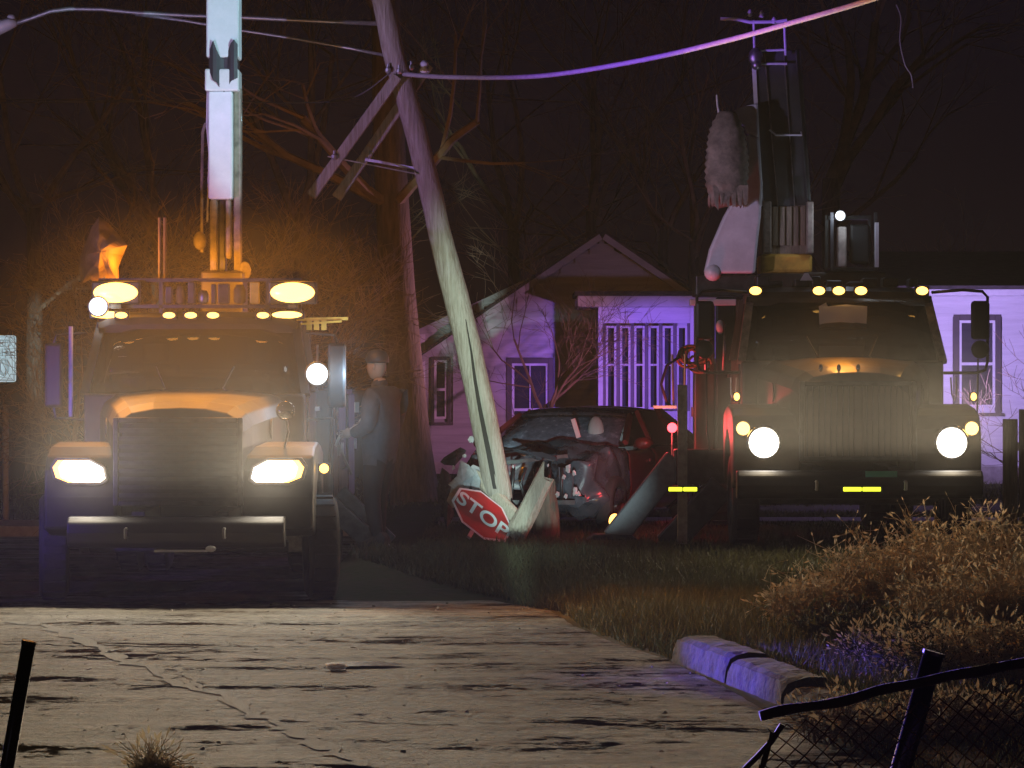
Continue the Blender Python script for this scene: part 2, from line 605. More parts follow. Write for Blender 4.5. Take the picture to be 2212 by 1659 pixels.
def frange(a, b, s):
    n = int(round((b - a) / s))
    return [a + s * i for i in range(n + 1)]


gx = [-130, -80, -40, -20, -12] + frange(-8, 10, 0.25) + [12, 16, 24, 40, 80, 130]
gy = [-60, -30, -10, 0, 6] + frange(10, 54, 0.25) + [58, 64, 72, 90, 120, 160]


def soil_z(x, y):
    z = ground_z(x, y) - 0.02
    if y > 9:
        z += 0.025 * (noise.noise(Vector((x * 1.7, y * 1.7, 3))) + 0.6 * noise.noise(Vector((x * 5, y * 5, 7)))) * (1 if x > road_edge(y) + 0.1 or y > 43 else 0)
    return z


g = grid_sheet(gx, gy, soil_z).build('ground', 'soil', smooth=True)
tag(g, kind='structure')

# road: follows its own edge on the right, reaches the far kerb at y = 42
mb = MB()
rys = [-40, -10, 4] + frange(9, 42, 0.2)
for y in rys:
    e = road_edge(y) + 0.03 * noise.noise(Vector((y * 3, 0, 1)))
    for k in range(41):
        t = k / 40
        x = -24 + (e + 24) * (1 - (1 - t) ** 2.2)
        mb.v.append((x, y, 0.006 + 0.012 * noise.noise(Vector((x * 0.5, y * 0.5, 0)))))
for j in range(len(rys) - 1):
    for k in range(40):
        a = j * 41 + k
        mb.f.append((a, a + 1, a + 42, a + 41))
road = tag(mb.build('road', 'asphalt', smooth=True), kind='structure')

# long cracks: dark, sunken-looking seams of their own
def crack(vpts, wid, seed):
    rnd = random.Random(seed)
    pts = []
    for (vx, vy) in vpts:
        Y = FOCAL * CAM_H / (vy - 829.5)
        pts.append(Vector(((vx - 1106) * Y / FOCAL, Y, 0)))
    fine = []
    for a, b in zip(pts, pts[1:]):
        for k in range(8):
            p = a.lerp(b, k / 8)
            fine.append(p + Vector((rnd.uniform(-.05, .05), rnd.uniform(-.08, .08), 0)))
    fine.append(pts[-1])
    mbc = MB()
    for i, p in enumerate(fine):
        w = wid * rnd.uniform(0.35, 1.25) * (0.3 if i in (0, len(fine) - 1) else 1)
        z = 0.012 + 0.012 * noise.noise(Vector((p.x * 0.5, p.y * 0.5, 0)))
        mbc.v += [(p.x - w * .7, p.y - w, z), (p.x + w * .7, p.y + w, z)]
    mbc.f = [(2 * i, 2 * i + 1, 2 * i + 3, 2 * i + 2) for i in range(len(fine) - 1)]
    return mbc.build('crack', 'tar', road)


crack([(20, 1345), (95, 1352), (200, 1392), (250, 1428), (330, 1445), (372, 1478), (480, 1502), (560, 1548), (640, 1580), (700, 1612), (790, 1660)], 0.075, 1)
crack([(330, 1445), (372, 1440), (400, 1462), (430, 1490)], 0.03, 2)
crack([(0, 1393), (90, 1394), (240, 1398), (520, 1400), (700, 1396)], 0.03, 3)
crack([(980, 1490), (1060, 1494), (1130, 1480)], 0.025, 4)
crack([(720, 1560), (1000, 1566), (1300, 1552)], 0.02, 5)

# puddle in a dip of the road
mbp = MB()
ring = []
c = P(0, 0, 1)
Yp = FOCAL * CAM_H / (1441 - 829.5)
Xp = (775 - 1106) * Yp / FOCAL
for k in range(40):
    a = 2 * math.pi * k / 40
    r = 1 + 0.35 * noise.noise(Vector((math.cos(a) * 1.5, math.sin(a) * 1.5, 4)))
    ring.append((Xp + 0.26 * r * math.cos(a), Yp + 0.22 * r * math.sin(a), 0.024))
mbp.v = ring
mbp.f = [tuple(range(40))]
tag(mbp.build('puddle', 'water'), kind='structure')

# loose stones and bits of leaf on the road: nobody could count them
rnd = random.Random(5)
mbs = MB()
for i in range(260):
    y = 16 + 13 * rnd.random() ** 1.3
    x = rnd.uniform(-4.6, road_edge(y))
    r = rnd.uniform(0.004, 0.014) * (1.6 if rnd.random() < .1 else 1)
    z = 0.018
    mbs.add([(x + r * rnd.uniform(.6, 1.3), y, z), (x, y + r * rnd.uniform(.6, 1.3), z), (x - r * rnd.uniform(.6, 1.3), y, z),
             (x, y - r * rnd.uniform(.6, 1.3), z), (x + rnd.uniform(-.3, .3) * r, y, z + r * rnd.uniform(.5, 1.1))],
            [(0, 1, 4), (1, 2, 4), (2, 3, 4), (3, 0, 4)])
tag(mbs.build('gravel', 'concrete', fix=False), 'loose stones scattered over the worn road', 'gravel', kind='stuff')
mbs = MB()
for i in range(110):
    y = 16 + 13 * rnd.random() ** 1.2
    x = rnd.uniform(-4.6, road_edge(y) + .3)
    r = rnd.uniform(0.008, 0.035)
    z = 0.02 + ground_z(x, y)
    a = rnd.uniform(0, 6.3)
    u = Vector((math.cos(a), math.sin(a), 0)) * r
    v = Vector((-math.sin(a), math.cos(a), 0)) * r * .45
    p = Vector((x, y, z))
    mbs.add([p - u, p - v + Vector((0, 0, r * .4)), p + u + Vector((0, 0, r * .3)), p + v], [(0, 1, 2, 3)])
tag(mbs.build('fallen_leaves', 'leaf_litter', fix=False), 'dead leaves and twigs scattered over the road', 'leaves', kind='stuff')

# kerb of stones along the right verge: only a few are still in place
kerb = tag(thing('kerb', (0, 0, 0), None, None), kind='structure')
def kerb_stone(p0, p1, h, w, lean=0.0):
    d = Vector((p1[0] - p0[0], p1[1] - p0[1], 0))
    n = Vector((d.y, -d.x, 0)).normalized()
    if n.x < 0:
        n = -n
    a = Vector((p0[0], p0[1], -0.12)); b = Vector((p1[0], p1[1], -0.12))
    s = []
    rk = random.Random(int(p0[1] * 100))
    for k in range(15):
        p = a.lerp(b, k / 14)
        base = [Vector((0, 0, 0)), n * w, n * w + Vector((0, 0, h + .12)), n * (w * .6) + Vector((0, 0, h + .125)), n * .07 + Vector((0, 0, h + .12)),
                n * .022 + Vector((0, 0, h + .095)), n * .008 + Vector((0, 0, .12 + h * .4)), n * .0 + Vector((0, 0, .10))]
        chip = .05 * max(0, noise.noise(Vector((p.x * 3, p.y * 3, 1.7)))) + (.02 if k in (0, 14) else 0)
        ring = []
        for q_, bb in enumerate(base):
            o = p + bb + Vector((rk.uniform(-.006, .006), 0, rk.uniform(-.006, .006)))
            if q_ in (4, 5):
                o = o + n * chip - Vector((0, 0, chip * .7))
            ring.append(o)
        s.append(ring)
    return MB().loft(s).build('kerb_stone', 'kerb_stone', kerb)
ks = [((1.18, 23.1), (1.46, 21.55)), ((1.47, 21.5), (1.72, 20.0)), ((1.73, 19.95), (2.0, 18.2)), ((2.01, 18.15), (2.35, 15.9))]
for i, (a, b) in enumerate(ks):
    kerb_stone(a, b, (0.19, 0.165, 0.12, .09)[i], 0.30)

# far pavement behind the left truck and the strip of path behind the wreck
pav = tag(thing('pavement', (0, 0, 0), None, None), kind='structure')
for i in range(14):
    x = -24 + i * 1.65
    MB().box(x, x + 1.63, 42.0, 44.0, -0.05, 0.14).build('paving_slab', 'concrete', pav, bevel=0.015)
path = tag(thing('path', (0, 0, 0), None, None), kind='structure')
for i in range(8):
    x = -0.9 + i * 1.2
    MB().box(x, x + 1.185, 38.0, 39.1, 0.2, 0.385).build('paving_slab', 'concrete', path, bevel=0.015)

# ------------------------------------------------------------------ grass as blades
def blades(name, label, n, region, hmin, hmax, material, seed, wid=0.006):
    rs = np.random.RandomState(seed)
    V = np.zeros((n * 3, 3), np.float32)
    k = 0
    while k < n:
        x, y = region(rs)
        if x is None:
            continue
        z = soil_z(x, y)
        h = rs.uniform(hmin, hmax)
        a = rs.uniform(0, 6.283)
        w = wid * rs.uniform(.7, 1.6)
        lx, ly = rs.normal(0, .45, 2) * h
        V[3 * k] = (x - math.cos(a) * w, y - math.sin(a) * w, z)
        V[3 * k + 1] = (x + math.cos(a) * w, y + math.sin(a) * w, z)
        V[3 * k + 2] = (x + lx, y + ly, z + h)
        k += 1
    me = bpy.data.meshes.new(name)
    me.vertices.add(n * 3); me.loops.add(n * 3); me.polygons.add(n)
    me.vertices.foreach_set('co', V.ravel())
    me.loops.foreach_set('vertex_index', np.arange(n * 3, dtype=np.int32))
    me.polygons.foreach_set('loop_start', np.arange(0, n * 3, 3, dtype=np.int32))
    me.polygons.foreach_set('loop_total', np.full(n, 3, np.int32))
    me.update(calc_edges=True)
    me.materials.append(MATS[material])
    o = bpy.data.objects.new(name, me)
    COL.objects.link(o)
    tag(o, label, 'grass', kind='stuff')


def lawn_region(rs):
    y = rs.uniform(31.2, 41.5)
    x = rs.uniform(-1.0, 7.5)
    if 38 < y < 39.1 or x < road_edge(y) + .05:
        return None, None
    return x, y


def verge_region(rs):
    y = 14 + 18 * rs.uniform() ** .8
    x = road_edge(y) + .12 + abs(rs.normal(0, 1.8))
    if 18 < y < 23.2 and x < road_edge(y) + .42:
        return None, None
    return x, y


def far_region(rs):
    y = rs.uniform(44.1, 58)
    return rs.uniform(-10, 9), y


blades('lawn_grass', 'short winter grass on the corner lawn round the wreck', 42000, lawn_region, .03, .11, 'grass', 1)
blades('verge_grass', 'rough grass on the verge beside the kerb', 30000, verge_region, .04, .16, 'green_weed', 2)
def bank_region(rs):
    y = rs.uniform(26.0, 31.4)
    return road_edge(y) + .1 + rs.uniform(0, 5.2), y


blades('bank_grass', 'rough grass on the bank in front of the right truck', 26000, bank_region, .05, .17, 'green_weed', 4)
blades('yard_grass', 'grass in the yard before the houses', 14000, far_region, .04, .12, 'grass', 3, .009)

# ------------------------------------------------------------------ houses
def window_unit(parent, x0, x1, z0, z1, y, trim='trim_dark', sash='trim_white', tw=0.11, cols=2, rows=2, blind=None):
    """a window let into a wall facing the camera: casing boards, sash bars, panes"""
    w = MB()
    w.box(x0 - tw, x0, y - .05, y + .06, z0 - tw, z1 + tw)
    w.box(x1, x1 + tw, y - .05, y + .06, z0 - tw, z1 + tw)
    w.box(x0, x1, y - .05, y + .06, z1, z1 + tw)
    win = w.build('window', trim, parent, bevel=.006)
    MB().box(x0 - tw - .04, x1 + tw + .04, y - .10, y + .02, z0 - tw - .05, z0 - tw + .005).build('sill', trim, win)
    s = MB()
    f = .045
    s.box(x0, x0 + f, y - .01, y + .04, z0, z1).box(x1 - f, x1, y - .01, y + .04, z0, z1)
    s.box(x0 + f, x1 - f, y - .01, y + .04, z1 - f, z1).box(x0 + f, x1 - f, y - .01, y + .04, z0, z0 + f)
    zm = (z0 + z1) / 2
    s.box(x0 + f, x1 - f, y - .012, y + .038, zm - .025, zm + .025)
    s.build('sash', sash, win)
    for i in range(1, cols):
        xx = x0 + (x1 - x0) * i / cols
        MB().box(xx - .011, xx + .011, y, y + .03, zm + .027, z1 - f).build('glazing_bar', sash, win)
    for (a, b) in ((z0 + f, zm - .025), (zm + .025, z1 - f)):
        MB().box(x0 + f, x1 - f, y + .018, y + .026, a, b).build('pane', 'house_glass', win)
    if blind:
        MB().box(x0 + .01, x1 - .01, y + .12, y + .13, z0 + (z1 - z0) * blind, z1).build('blind', 'curtain', win)
    return win


def siding(parent, x0, x1, z0, z1, y, course, material, holes=(), top=None):
    """lapped boards, each its own piece; top(z)->(xa,xb) trims a gable"""
    z = z0
    k = 0
    while z < z1 - .02:
        zt = min(z + course, z1)
        spans = [(x0, x1)]
        if top:
            a, b = top((z + zt) / 2)
            spans = [(max(x0, a), min(x1, b))]
        for (hx0, hx1, hz0, hz1) in holes:
            if hz0 < (z + zt) / 2 < hz1:
                ns = []
                for a, b in spans:
                    if hx0 > a and hx1 < b:
                        ns += [(a, hx0), (hx1, b)]
                    else:
                        ns.append((a, b))
                spans = ns
        for a, b in spans:
            if b - a < .03:
                continue
            sk = .012
            me = MB().add([(a, y - .03, z), (b, y - .03, z), (b, y - .008, zt + .01), (a, y - .008, zt + .01),
                           (a, y + .02, z), (b, y + .02, z), (b, y + .02, zt + .01), (a, y + .02, zt + .01)],
                          [(0, 1, 2, 3), (7, 6, 5, 4), (0, 4, 5, 1), (3, 2, 6, 7), (0, 3, 7, 4), (1, 5, 6, 2)])
            me.build('siding_board', material, parent)
            k += 1
        z = zt


HY = 60.0
house = thing('gabled_house', (0, HY, 0.3), 'grey clapboard house with a gable and porch behind the wreck', 'house')
# local: x as world, y from the front wall, z from the ground
def hx(v, Y=HY): return (v - 1106) * Y / FOCAL
def hz(v, Y=HY): return CAM_H - (v - 829.5) * Y / FOCAL - 0.3
wl, wr, pk = hx(905), hx(1640), hx(1300)
ev = hz(722)
pkz = hz(520)
slope = (pkz - ev) / (pk - hx(1005))
def gable(z):
    d = (pkz - z) / slope
    return pk - d, pk + d
holes = []
winA = (hx(1106), hx(1184), hz(985), hz(785))
winB = (hx(938), hx(966), hz(905), hz(778))
for wv in (winA, winB):
    holes.append((wv[0] - .11, wv[1] + .11, wv[2] - .14, wv[3] + .11))
MB().box(wl, wr, .06, .2, -.3, ev + .05).build('wall', 'siding_grey', house)
MB().prism([(wl, ev + .05), (wr, ev + .05), (wr, ev + .1), (pk, pkz - .05), (wl, ev + .1)], .061, .19, 'y').build('gable_wall', 'siding_grey', house)
siding(house, wl, wr, .25, ev + .02, .02, .19, 'siding_grey', holes)
siding(house, wl, wr, ev + .02, pkz, .02, .19, 'siding_grey', top=gable)
MB().box(wl, wr, -.02, .3, -.3, .25).build('foundation', 'concrete', house)
MB().box(wl - .02, wl + .12, -.03, .05, .25, ev).build('corner_board', 'trim_white', house)
window_unit(house, *winA, .02, cols=2)
window_unit(house, *winB, .02, tw=.07, cols=1)
# main roof: two slabs with shingle courses
def roof_slab(parent, p, q, y0, y1, name='roof', th=.14):
    """slab from ridge p(x,z) to eave q(x,z)"""
    d = Vector((q[0] - p[0], 0, q[1] - p[1])).normalized()
    n = Vector((-d.z, 0, d.x))
    if n.z < 0:
        n = -n
    q2 = (q[0] + d.x * .45, q[1] + d.z * .45)
    a, b = Vector((p[0], 0, p[1])), Vector((q2[0], 0, q2[1]))
    poly = [(a.x, a.z), (b.x, b.z), (b.x + n.x * th, b.z + n.z * th), (a.x + n.x * th, a.z + n.z * th)]
    r = MB().prism(poly, y0, y1, 'y').build(name, 'shingle', parent)
    L = (b - a).length
    k = 0
    t = 0.0
    while t < L - .1:
        c0, c1 = a + d * t, a + d * min(L, t + .28)
        o0, o1 = c0 + n * (th + .004), c1 + n * (th + .03)
        MB().prism([(o0.x, o0.z), (o1.x, o1.z), (o1.x - n.x * .02, o1.z - n.z * .02)], y0 - .02, y1 + .02, 'y').build('shingle_course', 'shingle', r)
        t += .26
        k += 1
    # barge board
    MB().prism([(a.x, a.z - .02), (b.x, b.z - .02), (b.x + n.x * .1, b.z + n.z * .1), (a.x + n.x * .1, a.z + n.z * .1)], y0 - .05, y0 - .005, 'y').build('barge_board', 'siding_grey', r)
roof_slab(house, (pk, pkz + .03), (wl - .0, pkz + .03 - slope * (pk - wl)), -.35, 9)
roof_slab(house, (pk, pkz + .03), (hx(1560), pkz + .03 - slope * (hx(1560) - pk)), -.35, 9)
MB().box(wl, wr, 8.6, 8.75, -.3, ev).build('back_wall', 'siding_grey', house)

# glazed front porch, its own wing before the wall
PY = -1.9
yy = HY + PY
def px(v): return (v - 1106) * yy / FOCAL
def pz(v): return CAM_H - (v - 829.5) * yy / FOCAL - 0.3
pl, pr = px(1293), px(1500)
porch = MB().box(pl - .4, pr + .5, PY - .35, .1, pz(664), pz(640)).build('porch_roof', 'trim_white', house, bevel=.02)
MB().box(pl - .45, pr + .55, PY - .40, .12, pz(640), pz(630)).build('shingle_course', 'shingle', porch)
MB().box(pl, pr, PY, PY + .1, pz(698), pz(664)).build('porch_header', 'siding_white', house)
MB().box(pl, pr, PY, PY + .1, -.25, pz(888)).build('porch_skirt', 'siding_white', house)
MB().box(pl - .005, pl + .08, PY - .03, PY + .12, -.2, pz(664)).build('porch_post', 'trim_white', house)
MB().box(pr - .08, pr, PY - .03, PY + .12, -.2, pz(664)).build('porch_post', 'trim_white', house)
MB().box(pl, pl + .08, PY + .1, .0, -.25, pz(664)).build('porch_side', 'siding_white', house)
MB().box(pl, pr, PY + 1.2, PY + 1.25, -.2, pz(670)).build('porch_back', 'siding_white', house)
nb = 6
xs = [pl + .10 + (pr - pl - .2) * i / nb for i in range(nb + 1)]
for i in range(nb):
    a, b = xs[i] + .035, xs[i + 1] - .035
    z0, z1 = pz(884), pz(704)
    fr = MB()
    t = .04
    fr.box(a, a + t, PY - .02, PY + .05, z0, z1).box(b - t, b, PY - .02, PY + .05, z0, z1)
    fr.box(a + t, b - t, PY - .02, PY + .05, z1 - t, z1).box(a + t, b - t, PY - .02, PY + .05, z0, z0 + t)
    zm = (z0 + z1) / 2 + .05
    fr.box(a + t, b - t, PY - .018, PY + .045, zm - .018, zm + .018)
    w = fr.build('window', 'trim_white', house)
    MB().box(a + t, b - t, PY + .01, PY + .02, z0 + t, z1 - t).build('pane', 'house_glass', w)
    MB().box(a + t * .5, b - t * .5, PY + .12, PY + .13, z0, z1).build('blind', 'curtain', w)
for i in range(nb + 1):
    MB().box(xs[i] - .033, xs[i] + .033, PY + .0, PY + .06, pz(888), pz(698)).build('mullion', 'trim_dark', house)

# white weatherboarded house on the right
WY = 54.0
house2 = thing('white_house', (0, WY, 0.28), 'white weatherboard house with flat eave behind the truck at right', 'house')
def ax(v): return (v - 1106) * WY / FOCAL
def az(v): return CAM_H - (v - 829.5) * WY / FOCAL - 0.28
al, ar = ax(1960), ax(2700)
winC = (ax(2072), ax(2150), az(880), az(692))
hole = [(winC[0] - .12, winC[1] + .12, winC[2] - .15, winC[3] + .12)]
MB().box(al, ar, .06, .2, -.3, az(640)).build('wall', 'siding_white', house2)
siding(house2, al, ar, .35, az(640), .02, .235, 'siding_white', hole)
MB().box(al, ar, -.02, .3, -.3, .35).build('foundation', 'concrete', house2)
MB().box(al - .02, al + .12, -.035, .05, .35, az(640)).build('corner_board', 'trim_white', house2)
MB().box(al - .25, ar + .3, -.35, .3, az(640), az(626)).build('fascia', 'trim_white', house2, bevel=.01)
MB().prism([(-.40, az(626)), (8.0, az(626) + .9), (8.0, az(626) + 1.0), (-.40, az(626) + .06)], al - .3, ar + .3, 'x').build('roof', 'shingle', house2)
window_unit(house2, *winC, .02, tw=.10, cols=1, blind=.0)
MB().box(al, al + .1, .2, 8, -.3, az(640)).build('side_wall', 'siding_white', house2)
MB().box(al, ar, 7.9, 8, -.3, az(640)).build('back_wall', 'siding_white', house2)
# brick step wall below, left of the white house
# ------------------------------------------------------------------ trees
def grow(mb, p, d, L, r, depth, rnd, up=.12, spread=.65, nseg=4, sides=5, kids=(3, 4), taper=.62):
    pts, rad = [p.copy()], [r]
    q, dd = p.copy(), d.normalized()
    for i in range(nseg):
        dd = (dd + Vector((rnd.gauss(0, .12), rnd.gauss(0, .12), rnd.gauss(0, .08) + up * .4))).normalized()
        q = q + dd * (L / nseg)
        pts.append(q.copy())
        rad.append(r * (1 - (1 - taper) * (i + 1) / nseg))
    mb.tube(pts, rad, sides, cap=False)
    if depth == 0:
        return
    for k in range(rnd.randint(*kids)):
        t = rnd.uniform(.35, 1.0) if k else 1.0
        i = min(nseg - 1, int(t * nseg))
        base = pts[i].lerp(pts[i + 1], t * nseg - i)
        side = Vector((rnd.gauss(0, 1), rnd.gauss(0, 1), rnd.gauss(0, .6)))
        nd = (dd + side.normalized() * spread * rnd.uniform(.6, 1.5)).normalized()
        grow(mb, base, nd, L * rnd.uniform(.55, .8), max(.004, rad[i] * rnd.uniform(.4, .62)), depth - 1, rnd, up, spread, max(2, nseg - 1), max(3, sides - 1), kids, taper)


def bare_tree(vx, Y, h, r, label, seed, depth=5, lean=(0, 0), group=None, fork=.45, kids=(3, 4), spread=.65, trunkpts=None, name='bare_tree'):
    rnd = random.Random(seed)
    x = (vx - 1106) * Y / FOCAL
    t = thing(name, (x, Y, ground_z(x, Y) - .05), label, 'tree', group, rz=0)
    tr = MB()
    if trunkpts is None:
        trunkpts = [(0, 0, 0)]
        q = Vector((0, 0, 0))
        for i in range(5):
            q = q + Vector((lean[0] * h * fork / 5 + rnd.gauss(0, .03), lean[1] * h * fork / 5, h * fork / 5))
            trunkpts.append(tuple(q))
    n = len(trunkpts)
    rads = [r * (1.25 if i == 0 else 1 - .35 * i / n) for i in range(n)]
    tr.tube(trunkpts, rads, 12, cap=False)
    tr.build('trunk', 'bark', t, smooth=True)
    cr = MB()
    top = Vector(trunkpts[-1])
    dirn = (top - Vector(trunkpts[-2])).normalized()
    for k in range(3 if depth > 2 else 2):
        a = rnd.uniform(0, 6.28)
        dd = (dirn + Vector((math.cos(a), math.sin(a) * .8, .1)) * spread * rnd.uniform(.5, 1)).normalized()
        grow(cr, top - dirn * rnd.uniform(0, .5), dd, h * .28 * rnd.uniform(.8, 1.2), rads[-1] * rnd.uniform(.55, .8), depth - 1, rnd, kids=kids, spread=spread)
    for k in range(3):
        i = rnd.randint(max(1, n // 2), n - 1)
        a = rnd.uniform(0, 6.28)
        grow(cr, Vector(trunkpts[i]), Vector((math.cos(a), math.sin(a), .5)), h * .2, rads[i] * .35, max(1, depth - 2), rnd, kids=kids, spread=spread)
    cr.build('crown', 'twig', t, fix=False)
    return t


TG = 'bare trees behind the houses'
# the thick trunk beside the leaning pole
bx_ = (895 - 1106) * 46 / FOCAL
tp = []
for vx, vy in ((897, 1085), (888, 950), (872, 780), (858, 620), (848, 450), (840, 300), (836, 150), (832, -20)):
    q = P(vx, vy, 46)
    tp.append((q.x - bx_, 0, q.z - ground_z(bx_, 46) + .05))
tp[0] = (tp[0][0], 0, 0)
bare_tree(895, 46, 12, .30, 'thick trunked bare tree just left of the leaning pole', 21, 5, trunkpts=tp)
bare_tree(1275, 74, 13, .17, 'straight bare tree above the gable of the grey house', 31, 5, group=TG)
bare_tree(1405, 72, 12, .15, 'bare tree with bent branches above the glazed porch', 32, 5, group=TG, lean=(.05, 0))
bare_tree(1490, 70, 11, .16, 'slim bare tree just left of the raised arm', 33, 5, group=TG, lean=(.04, 0))
bare_tree(1800, 76, 15, .30, 'thick dim bare tree between raised arm and right edge', 34, 5, group=TG)
bare_tree(1120, 80, 13, .2, 'dim bare tree right of the leaning pole', 35, 5, group=TG)
bare_tree(640, 66, 12, .2, 'dim bare tree between white mast and leaning pole', 36, 5, group=TG)
bare_tree(350, 70, 12, .2, 'dim bare tree behind the left half of the amber glow', 37, 5, group=TG)
bare_tree(80, 64, 12, .2, 'dim bare tree behind the speed sign', 38, 5, group=TG)
bare_tree(2080, 66, 7, .06, 'thin bare sapling rising over the white house roof', 39, 4, fork=.2)
bare_tree(2205, 49.5, 4.2, .04, 'small bare shrub tree before the white house window', 40, 5, fork=.12, kids=(3, 4), spread=.8)
# twiggy thicket caught in the amber light behind the left truck
bare_tree(150, 41, 6.0, .09, 'twiggy bare thicket left of the amber beacons', 51, 6, fork=.15, kids=(3, 4), spread=.75, group='twiggy thickets behind the left truck', name='thicket')
bare_tree(330, 43, 6.4, .09, 'twiggy bare thicket behind the amber beacon at left', 52, 6, fork=.15, kids=(3, 4), spread=.75, group='twiggy thickets behind the left truck', name='thicket')
bare_tree(640, 44, 6.2, .09, 'twiggy bare thicket behind the amber beacon at right', 53, 6, fork=.15, kids=(3, 4), spread=.75, group='twiggy thickets behind the left truck', name='thicket')
bare_tree(1180, 56.5, 4.6, .06, 'bare shrub tree against the gable wall of the grey house', 54, 5, fork=.3, kids=(3, 4), spread=.8, name='shrub_tree')

# ================================================================== UTILITY TRUCKS
def beam_nodes(light, gain=1.0, stray=0.65):
    """low-beam pattern: strong just under the horizon, weak above it (as a real reflector throws it)"""
    light.use_nodes = True
    nt = light.node_tree
    em = [n for n in nt.nodes if n.type == 'EMISSION'][0]
    L = nt.links.new
    tc = nt.nodes.new('ShaderNodeTexCoord')
    sp = nt.nodes.new('ShaderNodeSeparateXYZ')
    L(tc.outputs['Normal'], sp.inputs[0])
    # lamp lies with local +Y up: y component is the sine of the elevation
    neg = nt.nodes.new('ShaderNodeMath'); neg.operation = 'MULTIPLY'; neg.inputs[1].default_value = BEAM_SIGN
    L(sp.outputs['Y'], neg.inputs[0])
    mx = nt.nodes.new('ShaderNodeMath'); mx.operation = 'MAXIMUM'; mx.inputs[1].default_value = 0.0
    L(neg.outputs[0], mx.inputs[0])
    ad = nt.nodes.new('ShaderNodeMath'); ad.operation = 'ADD'; ad.inputs[1].default_value = 0.045
    L(mx.outputs[0], ad.inputs[0])
    pw = nt.nodes.new('ShaderNodeMath'); pw.operation = 'POWER'; pw.inputs[1].default_value = -2.2
    L(ad.outputs[0], pw.inputs[0])
    mr = nt.nodes.new('ShaderNodeMapRange'); mr.interpolation_type = 'SMOOTHSTEP'
    mr.inputs['From Min'].default_value = -0.012; mr.inputs['From Max'].default_value = 0.05
    mr.inputs['To Min'].default_value = 0.02; mr.inputs['To Max'].default_value = 1.0
    L(neg.outputs[0], mr.inputs['Value'])
    mu = nt.nodes.new('ShaderNodeMath'); mu.operation = 'MULTIPLY'
    L(pw.outputs[0], mu.inputs[0]); L(mr.outputs['Result'], mu.inputs[1])
    m2 = nt.nodes.new('ShaderNodeMath'); m2.operation = 'MULTIPLY'; m2.inputs[1].default_value = gain / 250.0
    L(mu.outputs[0], m2.inputs[0])
    # the beam fades to both sides
    sx = nt.nodes.new('ShaderNodeMath'); sx.operation = 'ABSOLUTE'; L(sp.outputs['X'], sx.inputs[0])
    sf = nt.nodes.new('ShaderNodeMapRange'); sf.interpolation_type = 'SMOOTHSTEP'
    sf.inputs['From Min'].default_value = 0.05; sf.inputs['From Max'].default_value = 0.46
    sf.inputs['To Min'].default_value = 1.0; sf.inputs['To Max'].default_value = 0.04
    L(sx.outputs[0], sf.inputs['Value'])
    m3 = nt.nodes.new('ShaderNodeMath'); m3.operation = 'MULTIPLY'
    L(m2.outputs[0], m3.inputs[0]); L(sf.outputs['Result'], m3.inputs[1])
    # stray light off the lens, all round
    ad2 = nt.nodes.new('ShaderNodeMath'); ad2.operation = 'ADD'
    sg = nt.nodes.new('ShaderNodeMapRange'); sg.interpolation_type = 'SMOOTHSTEP'
    sg.inputs['From Min'].default_value = -0.02; sg.inputs['From Max'].default_value = 0.16
    sg.inputs['To Min'].default_value = stray; sg.inputs['To Max'].default_value = 0.08
    L(neg.outputs[0], sg.inputs['Value']); L(sg.outputs['Result'], ad2.inputs[1])
    L(m3.outputs[0], ad2.inputs[0])
    L(ad2.outputs[0], em.inputs['Strength'])


BEAM_SIGN = -1.0


def wheel(parent, x, y, r=.5, w=.28, steer=0.0):
    n = 28
    t = MB().lathe([(r * .58, -w / 2), (r * .9, -w / 2), (r * .985, -w * .38), (r, -w * .2), (r, w * .2), (r * .985, w * .38), (r * .9, w / 2), (r * .58, w / 2)], (0, 0, 0), 'x', n, closed=True)
    o = t.build('wheel', 'rubber', parent, smooth=True, loc=(x, y, r))
    o.rotation_euler = (0, 0, steer)
    s = 1 if x > 0 else -1
    MB().lathe([(.0, s * w * .1), (r * .2, s * w * .3), (r * .3, s * w * .12), (r * .5, s * w * .16), (r * .58, s * w * .42), (r * .60, s * w * .3), (r * .60, -s * w * .3)], (0, 0, 0), 'x', n).build('rim', 'dark_steel', o)
    for k in range(22):      # tread blocks
        a = 2 * math.pi * k / 22
        MBt = MB().box(-w * .36, w * .36, -.03, .03, r * .985, r + .012)
        ro = Matrix.Rotation(a, 3, 'X')
        MBt.move(lambda p: ro @ p)
        if k == 0:
            me = MBt.mesh('tread_block', 'rubber')
        share('tread_block', MBt.mesh('tread_block', 'rubber'), o)
    return o


